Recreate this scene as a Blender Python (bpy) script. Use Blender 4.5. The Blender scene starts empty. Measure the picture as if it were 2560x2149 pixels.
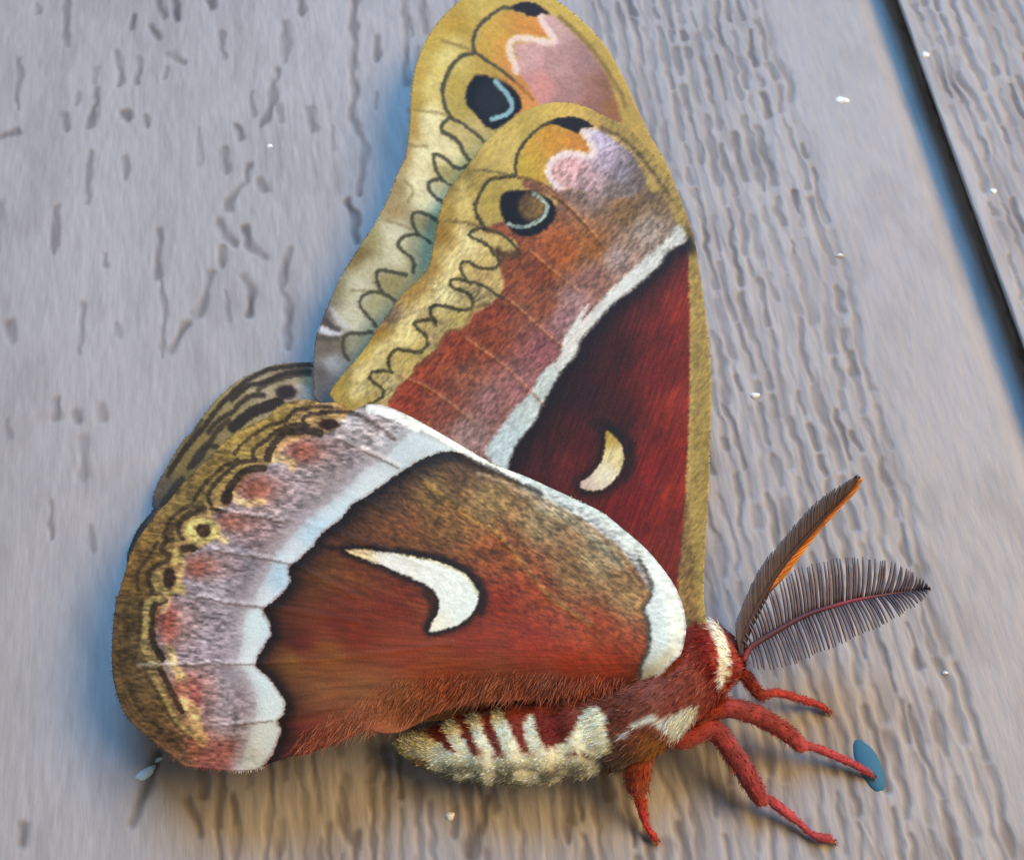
import bpy, math, random
import numpy as np
from mathutils import Matrix, Vector

random.seed(7)
rng = np.random.default_rng(7)
SC = bpy.context.scene
COL = SC.collection

# ------------------------------------------------------------------ camera
# photograph pixels (2560 x 2149); the grain of the siding vanishes far above the frame,
# so the lens looks obliquely up a vertical wall: wall = plane y 0, up = +z, facing -y
CX, CY, F = 1280.0, 1074.5, 2682.0
VP = (488.0, -4840.0)
ZC = 0.112
upc = Vector((VP[0] - CX, CY - VP[1], -F)).normalized()
zc = Vector((0, 0, 1))
nc = (zc - upc * zc.dot(upc)).normalized()
rc = upc.cross(nc)
R3 = Matrix((rc, -nc, upc))
CAM = -(R3 @ Vector((0, 0, -1))) * ZC
Rn = np.array(R3)
Cn = np.array(CAM)

cd = bpy.data.cameras.new('camera')
cam = bpy.data.objects.new('camera', cd)
COL.objects.link(cam)
cam.matrix_world = Matrix.Translation(CAM) @ R3.to_4x4()
cd.sensor_fit = 'HORIZONTAL'
cd.angle_x = 2 * math.atan(1280 / F)
cd.clip_start = 0.002
cd.clip_end = 50
cd.dof.use_dof = True
cd.dof.focus_distance = 0.094
cd.dof.aperture_fstop = 60
SC.camera = cam

# ------------------------------------------------------------------ light
w = bpy.data.worlds.new('World')
SC.world = w
w.use_nodes = True
w.node_tree.nodes['Background'].inputs[0].default_value = (1.0, 0.985, 0.97, 1)
w.node_tree.nodes['Background'].inputs[1].default_value = 0.18


def lamp(name, d, dist, size, color, power, aim=(0.0, 0.0, 0.0)):
    l = bpy.data.lights.new(name, 'AREA')
    l.shape = 'DISK'
    l.size = size
    l.color = color
    l.energy = power
    o = bpy.data.objects.new(name, l)
    COL.objects.link(o)
    d = Vector(d).normalized()
    o.location = Vector(aim) + d * dist
    o.rotation_euler = d.to_track_quat('Z', 'Y').to_euler()
    return o


lamp('warm_lamp', (0.68, -0.73, 0.04), 1.10, 0.62, (1.0, 0.65, 0.27), 15.0)
lamp('cool_lamp', (0.14, -0.76, 0.60), 1.10, 0.62, (0.19, 0.53, 1.0), 14.4)

SC.view_settings.view_transform = 'Standard'
SC.view_settings.look = 'None'
SC.view_settings.exposure = 0
SC.view_settings.gamma = 1
SC.cycles.max_bounces = 8


# ------------------------------------------------------------------ helpers
def at(P, h):
    """photo pixels -> points h metres in front of the wall plane"""
    P = np.atleast_2d(np.asarray(P, float))
    h = np.broadcast_to(np.asarray(h, float), (len(P),))
    d = np.stack([(P[:, 0] - CX) / F, (CY - P[:, 1]) / F, -np.ones(len(P))], 1) @ Rn.T
    t = (-h - Cn[1]) / d[:, 1]
    return Cn + d * t[:, None]


def proj(W):
    q = (np.asarray(W) - Cn) @ Rn
    return np.stack([CX + F * q[:, 0] / -q[:, 2], CY - F * q[:, 1] / -q[:, 2]], 1)


REG = {'A': (700, 0, 1.9091), 'B': (700, 700, 1.9091), 'C': (250, 850, 2.3333), 'E': (250, 1400, 2.3333),
       'Fz': (900, 1500, 2.1), 'G': (1500, 1100, 2.3333), 'H': (1500, 1600, 2.625), 'I': (1600, 0, 1.603),
       'P': (1000, 0, 3), 'Q': (780, 250, 3), 'R': (780, 600, 3), 'T': (260, 1250, 3.5), 'U': (360, 880, 3.5),
       'V': (1150, 1650, 3.2308), 'W': (0, 0, 1.9091), 'D': (0, 0, 0.8203), 'S': (0, 0, 1)}


def px(s):
    """'P 10 20 30 40 Q 5 6' -> photo pixels, each region letter sets origin and zoom"""
    out, buf = [], []
    reg = REG['S']
    for tok in s.replace(',', ' ').split():
        if tok in REG:
            reg = REG[tok]
            continue
        buf.append(float(tok))
        if len(buf) == 2:
            out.append((reg[0] + buf[0] / reg[2], reg[1] + buf[1] / reg[2]))
            buf = []
    return np.array(out)


def spline(p, n=6, closed=False):
    p = np.asarray(p, float)
    m = len(p)
    if m < 3:
        return p
    res = []
    for i in range(m if closed else m - 1):
        if closed:
            a, b, c, d = p[(i - 1) % m], p[i], p[(i + 1) % m], p[(i + 2) % m]
        else:
            a, b, c, d = p[max(i - 1, 0)], p[i], p[i + 1], p[min(i + 2, m - 1)]
        for k in range(n):
            t = k / n
            res.append(0.5 * (2 * b + (c - a) * t + (2 * a - 5 * b + 4 * c - d) * t * t + (3 * b - a - 3 * c + d) * t ** 3))
    if not closed:
        res.append(p[-1])
    return np.array(res)


def segdist(P, line, closed=False, maxd=1e9, near=False):
    """distance of points to a polyline"""
    L = np.asarray(line)
    D = np.full(len(P), maxd)
    N = np.zeros_like(P) if near else None
    n = len(L)
    for i in range(n if closed else n - 1):
        a, b = L[i], L[(i + 1) % n]
        ab = b - a
        q = ab @ ab
        if q < 1e-12:
            continue
        t = np.clip(((P - a) @ ab) / q, 0, 1)
        c = a + t[:, None] * ab
        d = np.hypot(P[:, 0] - c[:, 0], P[:, 1] - c[:, 1])
        if near:
            k = d < D
            N[k] = c[k]
            D[k] = d[k]
        else:
            np.minimum(D, d, out=D)
    return (D, N) if near else D


def inside(P, poly):
    L = np.asarray(poly)
    r = np.zeros(len(P), bool)
    n = len(L)
    for i in range(n):
        x1, y1 = L[i]
        x2, y2 = L[(i + 1) % n]
        if y1 == y2:
            continue
        c = ((y1 > P[:, 1]) != (y2 > P[:, 1])) & (P[:, 0] < (x2 - x1) * (P[:, 1] - y1) / (y2 - y1) + x1)
        r ^= c
    return r


def sm(x, a, b):
    t = np.clip((x - a) / (b - a), 0, 1)
    return t * t * (3 - 2 * t)


def vn(x, y, seed=0):
    x = np.asarray(x, float)
    y = np.asarray(y, float)
    xi, yi = np.floor(x).astype(np.int64), np.floor(y).astype(np.int64)
    fx, fy = x - xi, y - yi
    fx = fx * fx * (3 - 2 * fx)
    fy = fy * fy * (3 - 2 * fy)

    def h(i, j):
        k = (i * 374761393 + j * 668265263 + seed * 1442695041) & 0xFFFFFFFF
        k = ((k ^ (k >> 13)) * 1274126177) & 0xFFFFFFFF
        k = ((k ^ (k >> 16)) * 2246822519) & 0xFFFFFFFF
        return ((k ^ (k >> 15)) & 0xFFFFFF) / 16777215.0
    return (h(xi, yi) * (1 - fx) + h(xi + 1, yi) * fx) * (1 - fy) + (h(xi, yi + 1) * (1 - fx) + h(xi + 1, yi + 1) * fx) * fy


def fbm(x, y, seed=0, o=3):
    r, a, t = 0, 1, 0
    for k in range(o):
        r = r + a * vn(x * 2 ** k, y * 2 ** k, seed + k * 17)
        t += a
        a *= 0.5
    return r / t


def idw(P, ctrl, p=3.0):
    C = np.array(ctrl, float)
    d2 = (P[:, None, 0] - C[None, :, 0]) ** 2 + (P[:, None, 1] - C[None, :, 1]) ** 2 + 60.0
    wgt = d2 ** (-p / 2)
    wgt /= wgt.sum(1, keepdims=True)
    return wgt @ C[:, 2:]


def lin(c):
    c = np.clip(np.asarray(c, float) / 255.0, 0, 1)
    return np.where(c <= 0.04045, c / 12.92, ((c + 0.055) / 1.055) ** 2.4)


ALB = 1.0


def pig(c):
    c = np.array(c, float)
    c[:, 1] += .085 * np.clip(c[:, 0] - c[:, 1], 0, 255)
    c[:, 2] += .10 * np.clip(np.minimum(c[:, 0], c[:, 1]) - c[:, 2], 0, 255)
    return lin(255 * np.clip(c / 255, 0, 1) ** 1.13) * ALB


class Paint:
    """pigment of a surface, laid down in layers over its vertices (photo-pixel coordinates)"""

    def __init__(s, P, jit=3.0):
        s.P = P
        s.c = np.zeros((len(P), 3))
        jx = vn(P[:, 0] / 7, P[:, 1] / 7, 3) - .5 + .8 * (vn(P[:, 0] / 3.2, P[:, 1] / 3.2, 9) - .5)
        jy = vn(P[:, 0] / 7, P[:, 1] / 7, 5) - .5 + .8 * (vn(P[:, 0] / 3.2, P[:, 1] / 3.2, 11) - .5)
        s.J = P + np.stack([jx, jy], 1) * 2 * jit

    def _sub(s, pts, pad):
        lo, hi = pts.min(0) - pad, pts.max(0) + pad
        return np.nonzero((s.J[:, 0] > lo[0]) & (s.J[:, 0] < hi[0]) & (s.J[:, 1] > lo[1]) & (s.J[:, 1] < hi[1]))[0]

    def mix(s, a, col, idx=None):
        col = np.asarray(col, float)
        if idx is None:
            s.c += (col - s.c) * a[:, None]
        else:
            s.c[idx] += (col - s.c[idx]) * a[:, None]

    def field(s, ctrl, a=None):
        f = idw(s.P, ctrl)
        if a is None:
            s.c = f
        else:
            s.mix(a, f)

    def poly_a(s, pts, soft=4, out=0, sp=4):
        pts = spline(px(pts) if isinstance(pts, str) else pts, sp, True)
        idx = s._sub(pts, soft + out + 2)
        Pj = s.J[idx]
        d = segdist(Pj, pts, True)
        d[inside(Pj, pts)] *= -1
        return 1 - sm(d - out, -soft, soft), idx

    def poly(s, pts, col, soft=4, al=1.0, out=0, ctrl=None):
        a, idx = s.poly_a(pts, soft, out)
        s.mix(a * al, idw(s.P[idx], ctrl) if ctrl is not None else col, idx)

    def line(s, pts, col, wd=8, soft=3, al=1.0, taper=None):
        pts = spline(px(pts) if isinstance(pts, str) else pts, 5)
        idx = s._sub(pts, wd + soft + 2)
        if not len(idx):
            return
        d = segdist(s.J[idx], pts)
        s.mix((1 - sm(d, wd / 2 - soft / 2, wd / 2 + soft)) * al, col, idx)

    def blob(s, reg, x, y, rx, ry, col, soft=.5, al=1.0):
        o = REG[reg]
        c = np.array([o[0] + x / o[2], o[1] + y / o[2]])
        r = np.array([rx / o[2], ry / o[2]])
        d = np.hypot(*((s.J - c) / r).T)
        s.mix((1 - sm(d, 1 - soft, 1 + soft)) * al, col)

    def speck(s, amp, lx=9, ly=3.2, seed=21, ang=0.0, mask=None):
        c, n = math.cos(ang), math.sin(ang)
        u = s.P[:, 0] * c + s.P[:, 1] * n
        v = -s.P[:, 0] * n + s.P[:, 1] * c
        q = vn(u / lx, v / ly, seed) + .6 * vn(u / lx * 2.1, v / ly * 1.7, seed + 1) - .8
        q += .5 * (vn(u / 30, v / 22, seed + 2) - .5)
        q = q * (1 - .72 * sm(s.c.min(1), 165, 215))
        if mask is not None:
            q = q * mask
        s.c *= (1 + amp * 1.6 * q)[:, None]

    def linear(s):
        return np.concatenate([np.clip(pig(s.c), 0.004, 0.9), np.ones((len(s.c), 1))], 1)


def mesh_obj(name, V, faces, mat, parent=None, smooth=True, colors=None):
    me = bpy.data.meshes.new(name)
    V = np.asarray(V, np.float32)
    if isinstance(faces, np.ndarray):
        n, k = faces.shape
        me.vertices.add(len(V))
        me.vertices.foreach_set('co', V.ravel())
        me.loops.add(n * k)
        me.loops.foreach_set('vertex_index', faces.astype(np.int32).ravel())
        me.polygons.add(n)
        me.polygons.foreach_set('loop_start', np.arange(0, n * k, k, dtype=np.int32))
        me.update(calc_edges=True)
        me.validate()
    else:
        me.from_pydata([tuple(map(float, v)) for v in V], [], faces)
    if smooth:
        me.polygons.foreach_set('use_smooth', np.ones(len(me.polygons), bool))
    if colors is not None:
        at_ = me.color_attributes.new('pigment', 'FLOAT_COLOR', 'POINT')
        at_.data.foreach_set('color', np.asarray(colors, np.float32).ravel())
    if mat:
        me.materials.append(mat)
    me.update()
    o = bpy.data.objects.new(name, me)
    COL.objects.link(o)
    if parent:
        o.parent = parent
    return o


def tag(o, label=None, cat=None, group=None, kind=None):
    for k, v in (('label', label), ('category', cat), ('group', group), ('kind', kind)):
        if v:
            o[k] = v
    return o


def grid_faces(nu, nv, wrap=False):
    i = np.arange(nu - 1)[:, None]
    j = np.arange(nv if wrap else nv - 1)[None, :]
    j2 = (j + 1) % nv
    a, b, c, d = i * nv + j, i * nv + j2, (i + 1) * nv + j2, (i + 1) * nv + j
    return np.stack([x.ravel() + 0 * a.ravel() for x in (a, d, c, b)], 1)


# ------------------------------------------------------------------ materials
def new_mat(name):
    m = bpy.data.materials.new(name)
    m.use_nodes = True
    nt = m.node_tree
    return m, nt, nt.nodes['Principled BSDF'], nt.nodes['Material Output']


def pigment_mat(name, rough=.6, trans=0.0, sheen=0.0, bump=0.0, bscale=9000, spec=.3, var=.12, vscale=6000):
    m, nt, b, out = new_mat(name)
    N, L = nt.nodes, nt.links
    at_ = N.new('ShaderNodeAttribute')
    at_.attribute_name = 'pigment'
    tc = N.new('ShaderNodeTexCoord')
    no = N.new('ShaderNodeTexNoise')
    no.inputs['Scale'].default_value = vscale
    no.inputs['Detail'].default_value = 3
    L.new(tc.outputs['Object'], no.inputs['Vector'])
    mr = N.new('ShaderNodeMapRange')
    mr.inputs[1].default_value, mr.inputs[2].default_value = .25, .75
    mr.inputs[3].default_value, mr.inputs[4].default_value = 1 - var, 1 + var
    L.new(no.outputs[0], mr.inputs[0])
    mu = N.new('ShaderNodeVectorMath')
    mu.operation = 'SCALE'
    L.new(at_.outputs['Color'], mu.inputs[0])
    L.new(mr.outputs[0], mu.inputs['Scale'])
    L.new(mu.outputs[0], b.inputs['Base Color'])
    b.inputs['Roughness'].default_value = rough
    b.inputs['Specular IOR Level'].default_value = spec
    b.inputs['Sheen Weight'].default_value = sheen
    b.inputs['Sheen Roughness'].default_value = .5
    if bump:
        n2 = N.new('ShaderNodeTexNoise')
        n2.inputs['Scale'].default_value = bscale
        n2.inputs['Detail'].default_value = 4
        L.new(tc.outputs['Object'], n2.inputs['Vector'])
        bp = N.new('ShaderNodeBump')
        bp.inputs['Strength'].default_value = bump
        bp.inputs['Distance'].default_value = .00015
        L.new(n2.outputs[0], bp.inputs['Height'])
        L.new(bp.outputs[0], b.inputs['Normal'])
    if trans:
        tr = N.new('ShaderNodeBsdfTranslucent')
        L.new(mu.outputs[0], tr.inputs['Color'])
        mx = N.new('ShaderNodeMixShader')
        mx.inputs[0].default_value = trans
        L.new(b.outputs[0], mx.inputs[1])
        L.new(tr.outputs[0], mx.inputs[2])
        L.new(mx.outputs[0], out.inputs['Surface'])
    return m


M_WING = pigment_mat('wing_scales', .62, .09, .1, .25, 5000, .25, .10, 5200)
M_BODY = pigment_mat('moth_body', .8, 0, .2, .4, 5000, .2)
M_FUR = pigment_mat('moth_fur', .85, .2, 0, 0, 1, .08, .2, 900)
M_BARB = pigment_mat('antenna_barbs', .55, .1, 0, 0, 1, .4, .15, 1500)


def paint_mat():
    m, nt, b, out = new_mat('painted_siding')
    N, L = nt.nodes, nt.links
    tc = N.new('ShaderNodeTexCoord')

    def noise(scale, detail, sx=1, sz=1):
        mp = N.new('ShaderNodeMapping')
        mp.inputs['Scale'].default_value = (sx, 1, sz)
        L.new(tc.outputs['Object'], mp.inputs[0])
        n = N.new('ShaderNodeTexNoise')
        n.inputs['Scale'].default_value = scale
        n.inputs['Detail'].default_value = detail
        n.inputs['Roughness'].default_value = .6
        L.new(mp.outputs[0], n.inputs['Vector'])
        return n
    at_ = N.new('ShaderNodeAttribute')
    at_.attribute_name = 'pigment'
    n1 = noise(60, 4, 1, .4)
    n2 = noise(1500, 4, 1, .16)
    ad = N.new('ShaderNodeMath')
    ad.operation = 'MULTIPLY_ADD'
    L.new(n2.outputs[0], ad.inputs[0])
    ad.inputs[1].default_value = .8
    L.new(n1.outputs[0], ad.inputs[2])
    mr = N.new('ShaderNodeMapRange')
    mr.inputs[1].default_value, mr.inputs[2].default_value = .55, 1.25
    mr.inputs[3].default_value, mr.inputs[4].default_value = .85, 1.15
    L.new(ad.outputs[0], mr.inputs[0])
    mu = N.new('ShaderNodeVectorMath')
    mu.operation = 'SCALE'
    L.new(at_.outputs['Color'], mu.inputs[0])
    L.new(mr.outputs[0], mu.inputs['Scale'])
    L.new(mu.outputs[0], b.inputs['Base Color'])
    b.inputs['Roughness'].default_value = .55
    b.inputs['Specular IOR Level'].default_value = .35
    n3 = noise(2200, 4, 1, .2)
    bp = N.new('ShaderNodeBump')
    bp.inputs['Strength'].default_value = .5
    bp.inputs['Distance'].default_value = .00012
    L.new(n3.outputs[0], bp.inputs['Height'])
    L.new(bp.outputs[0], b.inputs['Normal'])
    return m


M_SIDING = paint_mat()


def plain_mat(name, col, rough=.4, spec=.5, trans=0.0, emit=None):
    m, nt, b, out = new_mat(name)
    no = nt.nodes.new('ShaderNodeTexNoise')
    no.inputs['Scale'].default_value = 1500
    cr = nt.nodes.new('ShaderNodeMixRGB')
    cr.inputs[1].default_value = (*[x * .85 for x in col], 1)
    cr.inputs[2].default_value = (*col, 1)
    nt.links.new(no.outputs[0], cr.inputs[0])
    nt.links.new(cr.outputs[0], b.inputs['Base Color'])
    b.inputs['Roughness'].default_value = rough
    b.inputs['Specular IOR Level'].default_value = spec
    b.inputs['Transmission Weight'].default_value = trans
    return m


# ------------------------------------------------------------------ the siding wall
wall = bpy.data.objects.new('siding_wall', None)
COL.objects.link(wall)
tag(wall, 'pale grey painted siding wall with embossed wood grain and one lap', kind='structure')

EDGE = px('D 1843 0 1965 340 2092 680')
XE = float(at(EDGE, 0.0022)[:, 0].mean())      # the lap: left edge of the overlapping board

STREAKS = [px(s) for s in (
    'W 1690 -60 1690 0 1685 200 1680 350 1700 430 1680 560 1720 640 1740 720 1725 830 1710 930', 'W 1655 960 1690 1030 1700 1150',
    'W 1360 110 1360 290', 'W 1325 330 1300 420 1295 500 1250 600', 'W 1930 -40 1930 20 1940 180 1930 320 1935 400',
    'W 640 80 630 140', 'W 550 250 580 330 570 400', 'W 660 280 650 400', 'W 460 420 450 520 425 600', 'W 310 550 315 620',
    'W 0 650 80 630', 'W 720 130 760 180', 'W 800 260 880 300', 'W 1070 710 1075 820', 'W 1180 790 1180 860', 'W 1240 860 1260 910',
    'W 1170 870 1100 950 1090 1000', 'W 1040 1060 1070 1120 1120 1170', 'W 1060 1180 1060 1260', 'W 1000 1300 985 1400 940 1500',
    'W 890 1550 820 1670', 'W 1165 1080 1190 1170 1260 1230', 'W 1160 1320 1200 1390 1190 1500',
    'W 1380 1190 1345 1370 1375 1450 1365 1660', 'W 760 1100 750 1320', 'W 1480 520 1490 620', 'W 1130 600 1150 660',
    'W 750 0 780 80', 'W 830 0 850 90', 'W 1000 0 1010 40', 'W 1430 0 1440 60', 'W 170 20 175 60', 'W 40 1540 60 1620', 'W 1800 180 1800 280',
    'W 790 330 780 370', 'W 690 560 700 600', 'W 590 530 610 570',
    'S 395 1880 360 1990 330 2060', 'S 470 2000 500 2080', 'S 580 1990 590 2060', 'S 860 1940 850 2030 890 2120', 'S 700 2060 690 2140',
    'S 1220 1990 1200 2070 1180 2149', 'S 1430 1960 1420 2050', 'S 60 2060 55 2110', 'S 500 1900 510 1980',
    'S 250 1020 255 1045', 'S 140 1000 138 1040', 'S 190 1030 195 1050')]


def grain(X, Z):
    """depth of the embossing, 0..1, over wall coordinates in mm"""
    wx = X + 2.0 * (fbm(X / 9.0, Z / 16.0, 31) - .5) + .7 * (vn(X / 2.4, Z / 4.5, 37) - .5)
    n = vn(wx / 0.92, Z / 7.5 + 3.1 * vn(wx / .95, Z * 0 + 2, 44), 41)
    n2 = vn(wx / 0.62 + 9, Z / 5.5, 47)
    s = np.maximum(sm(n, .44, .78), .75 * sm(n2, .50, .86))
    gap = sm(fbm(X / 2.2, Z / 4.4, 53), .22, .50)
    xe = XE * 1e3
    e = X + 1.6 * (vn(Z / 9, Z * 0, 61) - .5)
    dense = sm(e, xe - 52, xe - 36) * (1 - sm(e, xe - 15.5, xe - 13.0))
    dense = np.maximum(dense, sm(X, xe, xe + .4))
    dense = np.maximum(dense, .5 * sm(X, -44, -22) * sm(fbm(X / 7, Z / 14, 73), .36, .56) * (1 - sm(e, xe - 15.5, xe - 13.0)))
    lower = sm(-Z, 24, 34) * sm(X, -40, -26) * .8 * (1 - sm(e, xe - 15.5, xe - 13.0))
    sparse = .24 * sm(fbm(X / 9, Z / 12, 71), .50, .62) * (1 - sm(e, xe - 15.5, xe - 13.0))
    g = .35 * s * gap * np.maximum(np.maximum(dense, lower), sparse)
    return g, wx


HAND = [at(spline(p, 4), 0.0)[:, [0, 2]] * 1e3 for p in STREAKS]


def sway(x, z):
    return x + 2.0 * (fbm(x / 9.0, z / 16.0, 31) - .5) + .7 * (vn(x / 2.4, z / 4.5, 37) - .5)


def make_dashes():
    r = random.Random(11)
    out = []
    xe = XE * 1e3
    x = -60.0
    while x < 75:
        right = x > xe
        band = xe - 15 < x < xe + .3
        z = -62.0 + r.random() * 6
        while z < 78:
            L = r.choice((1.8, 3.0, 4.5, 6.5, 9.0)) * r.uniform(.7, 1.3)
            if right or xe - 37 < x <= xe - 15:
                pr = .93
            elif x > xe - 60:
                pr = .40
            else:
                pr = .05
            if z < -30 and x > -34:
                pr = max(pr, .75)
            if band:
                pr = 0.0
            if r.random() < pr:
                n = max(4, int(L / .8))
                zz = np.linspace(z, z + L, n)
                xx = sway(np.full(n, x), zz) + np.cumsum(np.array([r.uniform(-.10, .10) for _ in range(n)]))
                k = r.uniform(.55, 1.0) * (1.0 if pr > .5 else .7)
                out.append((np.stack([xx, zz], 1), r.uniform(.28, .50), k))
            z += L + r.choice((.3, .6, 1.2, 2.2)) * r.uniform(.6, 1.4)
        if (right or xe - 37 < x <= xe - 15) and not band:
            zz = np.arange(-62, 78, 1.0)
            out.append((np.stack([sway(np.full(len(zz), x), zz), zz], 1), .20, .34))
        x += r.uniform(1.15, 1.85)
    return out


DASH = make_dashes()


def board(x0, x1, fine_x, fine_z, base, edge_left, zr=(-150, 170)):
    def axis(lo, hi, flo, fhi, st):
        core = np.arange(flo, fhi + st / 2, st)
        a, d = [], st
        p = core[0]
        while p > lo:
            d *= 1.35
            p = max(p - d, lo)
            a.append(p)
        b, d = [], st
        p = core[-1]
        while p < hi:
            d *= 1.35
            p = min(p + d, hi)
            b.append(p)
        return np.concatenate([a[::-1], core, b])
    xs = axis(x0, x1, max(fine_x[0], x0), min(fine_x[1], x1), .17)
    zs = axis(zr[0], zr[1], fine_z[0], fine_z[1], .20)
    if edge_left:
        arc = np.linspace(0, math.pi / 2, 7)[:-1]
        xs = np.concatenate([x0 + .35 * (1 - np.cos(arc)) - 0.0, xs[xs > x0 + .35]])
    X, Z = np.meshgrid(xs, zs, indexing='ij')
    sh = X.shape
    Xf, Zf = X.ravel(), Z.ravel()
    g, wx = grain(Xf, Zf)
    g0 = g.copy()
    P = np.stack([Xf, Zf], 1)
    for dl, dw, dk in DASH:
        if not (x0 + .2 < dl[:, 0].mean() < x1):
            continue
        i0, i1 = np.searchsorted(xs, (dl[:, 0].min() - 1.2, dl[:, 0].max() + 1.2))
        j0, j1 = np.searchsorted(zs, (dl[:, 1].min() - 1.2, dl[:, 1].max() + 1.2))
        if i1 <= i0 or j1 <= j0:
            continue
        k = (np.arange(i0, i1)[:, None] * len(zs) + np.arange(j0, j1)[None, :]).ravel()
        jit = P[k] + .45 * np.stack([vn(P[k, 0] / .8, P[k, 1] / 1.2, 5) - .5, vn(P[k, 0] / .8, P[k, 1] / 1.2, 6) - .5], 1)
        d = segdist(jit, dl)
        wv = dw * (.6 + .8 * vn(P[k, 1] / 1.5, P[k, 0] / 2, 18))
        g[k] = np.maximum(g[k], dk * (1 - sm(d, wv * .2, wv * 1.7)))
    for hl in HAND:
        lo, hi = hl.min(0) - 1.5, hl.max(0) + 1.5
        k = np.nonzero((P[:, 0] > lo[0]) & (P[:, 0] < hi[0]) & (P[:, 1] > lo[1]) & (P[:, 1] < hi[1]))[0]
        if len(k):
            jit = P[k] + .5 * np.stack([vn(P[k, 0] / .9, P[k, 1] / 1.3, 5) - .5, vn(P[k, 0] / .9, P[k, 1] / 1.3, 6) - .5], 1)
            d = segdist(jit, hl)
            wd = .34 + .35 * vn(P[k, 1] / 1.7, P[k, 0] / 3, 8)
            g[k] = np.maximum(g[k], (1 - sm(d, wd * .1, wd * 1.7)) * (.55 + .6 * vn(P[k, 0] / 2, P[k, 1] / 2.4, 12)))
    hand = np.maximum(g - g0, 0)
    y = -base + .25 * g - .06 * hand - .10 * (fbm(wx / 2.0, Zf / 9.0, 81) - .5) - .05 * (vn(Xf / .5, Zf / 1.6, 83) - .5)
    y += .35 * (fbm(Xf / 22, Zf / 30, 91) - .5)
    if not edge_left:
        # surface easing off as it runs in under the lap
        y += 1.3 * sm(Xf, XE * 1e3 - 4.2, XE * 1e3 + .6)
    if edge_left:
        # rounded nose of the lapping board
        q = np.clip((Xf - x0) / .35, 0, 1)
        y += .35 * (1 - np.sqrt(np.clip(1 - (1 - q) ** 2, 0, 1)))
        y += .08 * (vn(Zf / 3.0, Zf * 0, 5) - .5) * (1 - q)
    V = np.stack([Xf, y, Zf], 1)
    F_ = grid_faces(*sh)
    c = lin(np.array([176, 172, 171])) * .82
    tone = 1 - .74 * g * (.45 + .55 * vn(Xf / 3, Zf / 5, 99))  # groove shade painted into the colour, darker with embossing depth
    tone *= 1 - .10 * sm(fbm(wx / 2.5, Zf / 7, 131), .5, .72)      # faint random mottling in patches along the grain
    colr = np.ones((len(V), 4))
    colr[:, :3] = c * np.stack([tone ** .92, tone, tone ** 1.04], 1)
    if edge_left:
        # flank of the nose down to the wall behind
        n = sh[1]
        fl = V[:n].copy()
        fl[:, 0] += 4.2
        fl[:, 1] = 3.0
        V = np.concatenate([V, fl])
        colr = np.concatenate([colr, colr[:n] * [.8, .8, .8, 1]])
        b0 = len(V) - n
        i = np.arange(n - 1)
        F_ = np.concatenate([F_, np.stack([b0 + i, i, i + 1, b0 + i + 1], 1)])
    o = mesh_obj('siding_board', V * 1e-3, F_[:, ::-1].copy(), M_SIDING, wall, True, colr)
    return o


corners = at([(0, 0), (2560, 0), (0, 2149), (2560, 2149)], 0) * 1e3
FX = (corners[:, 0].min() - 2, corners[:, 0].max() + 2)
FZ = (corners[:, 2].min() - 2, corners[:, 2].max() + 2)
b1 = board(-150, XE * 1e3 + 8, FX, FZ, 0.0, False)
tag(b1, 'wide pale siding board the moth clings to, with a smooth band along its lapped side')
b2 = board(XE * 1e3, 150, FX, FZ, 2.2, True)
tag(b2, 'overlapping siding board with dense grain beside the dark lap')


# ------------------------------------------------------------------ flecks on the paint
M_FLECK = plain_mat('white_fleck', (.92, .94, .96), .12, .9)
M_FLECKB = plain_mat('pale_blue_fleck', (.55, .80, .95), .12, .9)
M_BLUE = plain_mat('dull_blue', (.045, .17, .29), .7, .2)  # dull blue for the oval spot


def fleck(name, cxy, rx, ry, ang, th, mat, base, label, cat, group=None, n=14, lobes=.12):
    """a small dome of stuff stuck on the paint"""
    c = at([cxy], base)[0]
    sx = np.linalg.norm(at([(cxy[0] + 1, cxy[1])], base)[0] - c)
    V, Fc = [], []
    rings = 5
    ph = random.random() * 6
    for k in range(rings):
        a = k / (rings - 1) * math.pi / 2
        for j in range(n):
            t = 2 * math.pi * j / n
            rr = math.cos(a) * (1 + lobes * math.sin(3 * t + ph) + lobes * .6 * math.sin(5 * t - ph))
            x, z = rx * rr * math.cos(t), ry * rr * math.sin(t)
            V.append((c[0] + sx * (x * math.cos(ang) - z * math.sin(ang)), c[1] + .00025 - (th + .00025) * math.sin(a),
                      c[2] + sx * (x * math.sin(ang) + z * math.cos(ang))))
    V.append((c[0], c[1] - th * 1.02, c[2]))
    for k in range(rings - 2):
        for j in range(n):
            Fc.append((k * n + j, k * n + (j + 1) % n, (k + 1) * n + (j + 1) % n, (k + 1) * n + j))
    for j in range(n):
        Fc.append(((rings - 2) * n + j, (rings - 2) * n + (j + 1) % n, len(V) - 1))
    V = np.array(V)
    o = mesh_obj(name, V, Fc, mat)
    return tag(o, label, cat, group)


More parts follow.
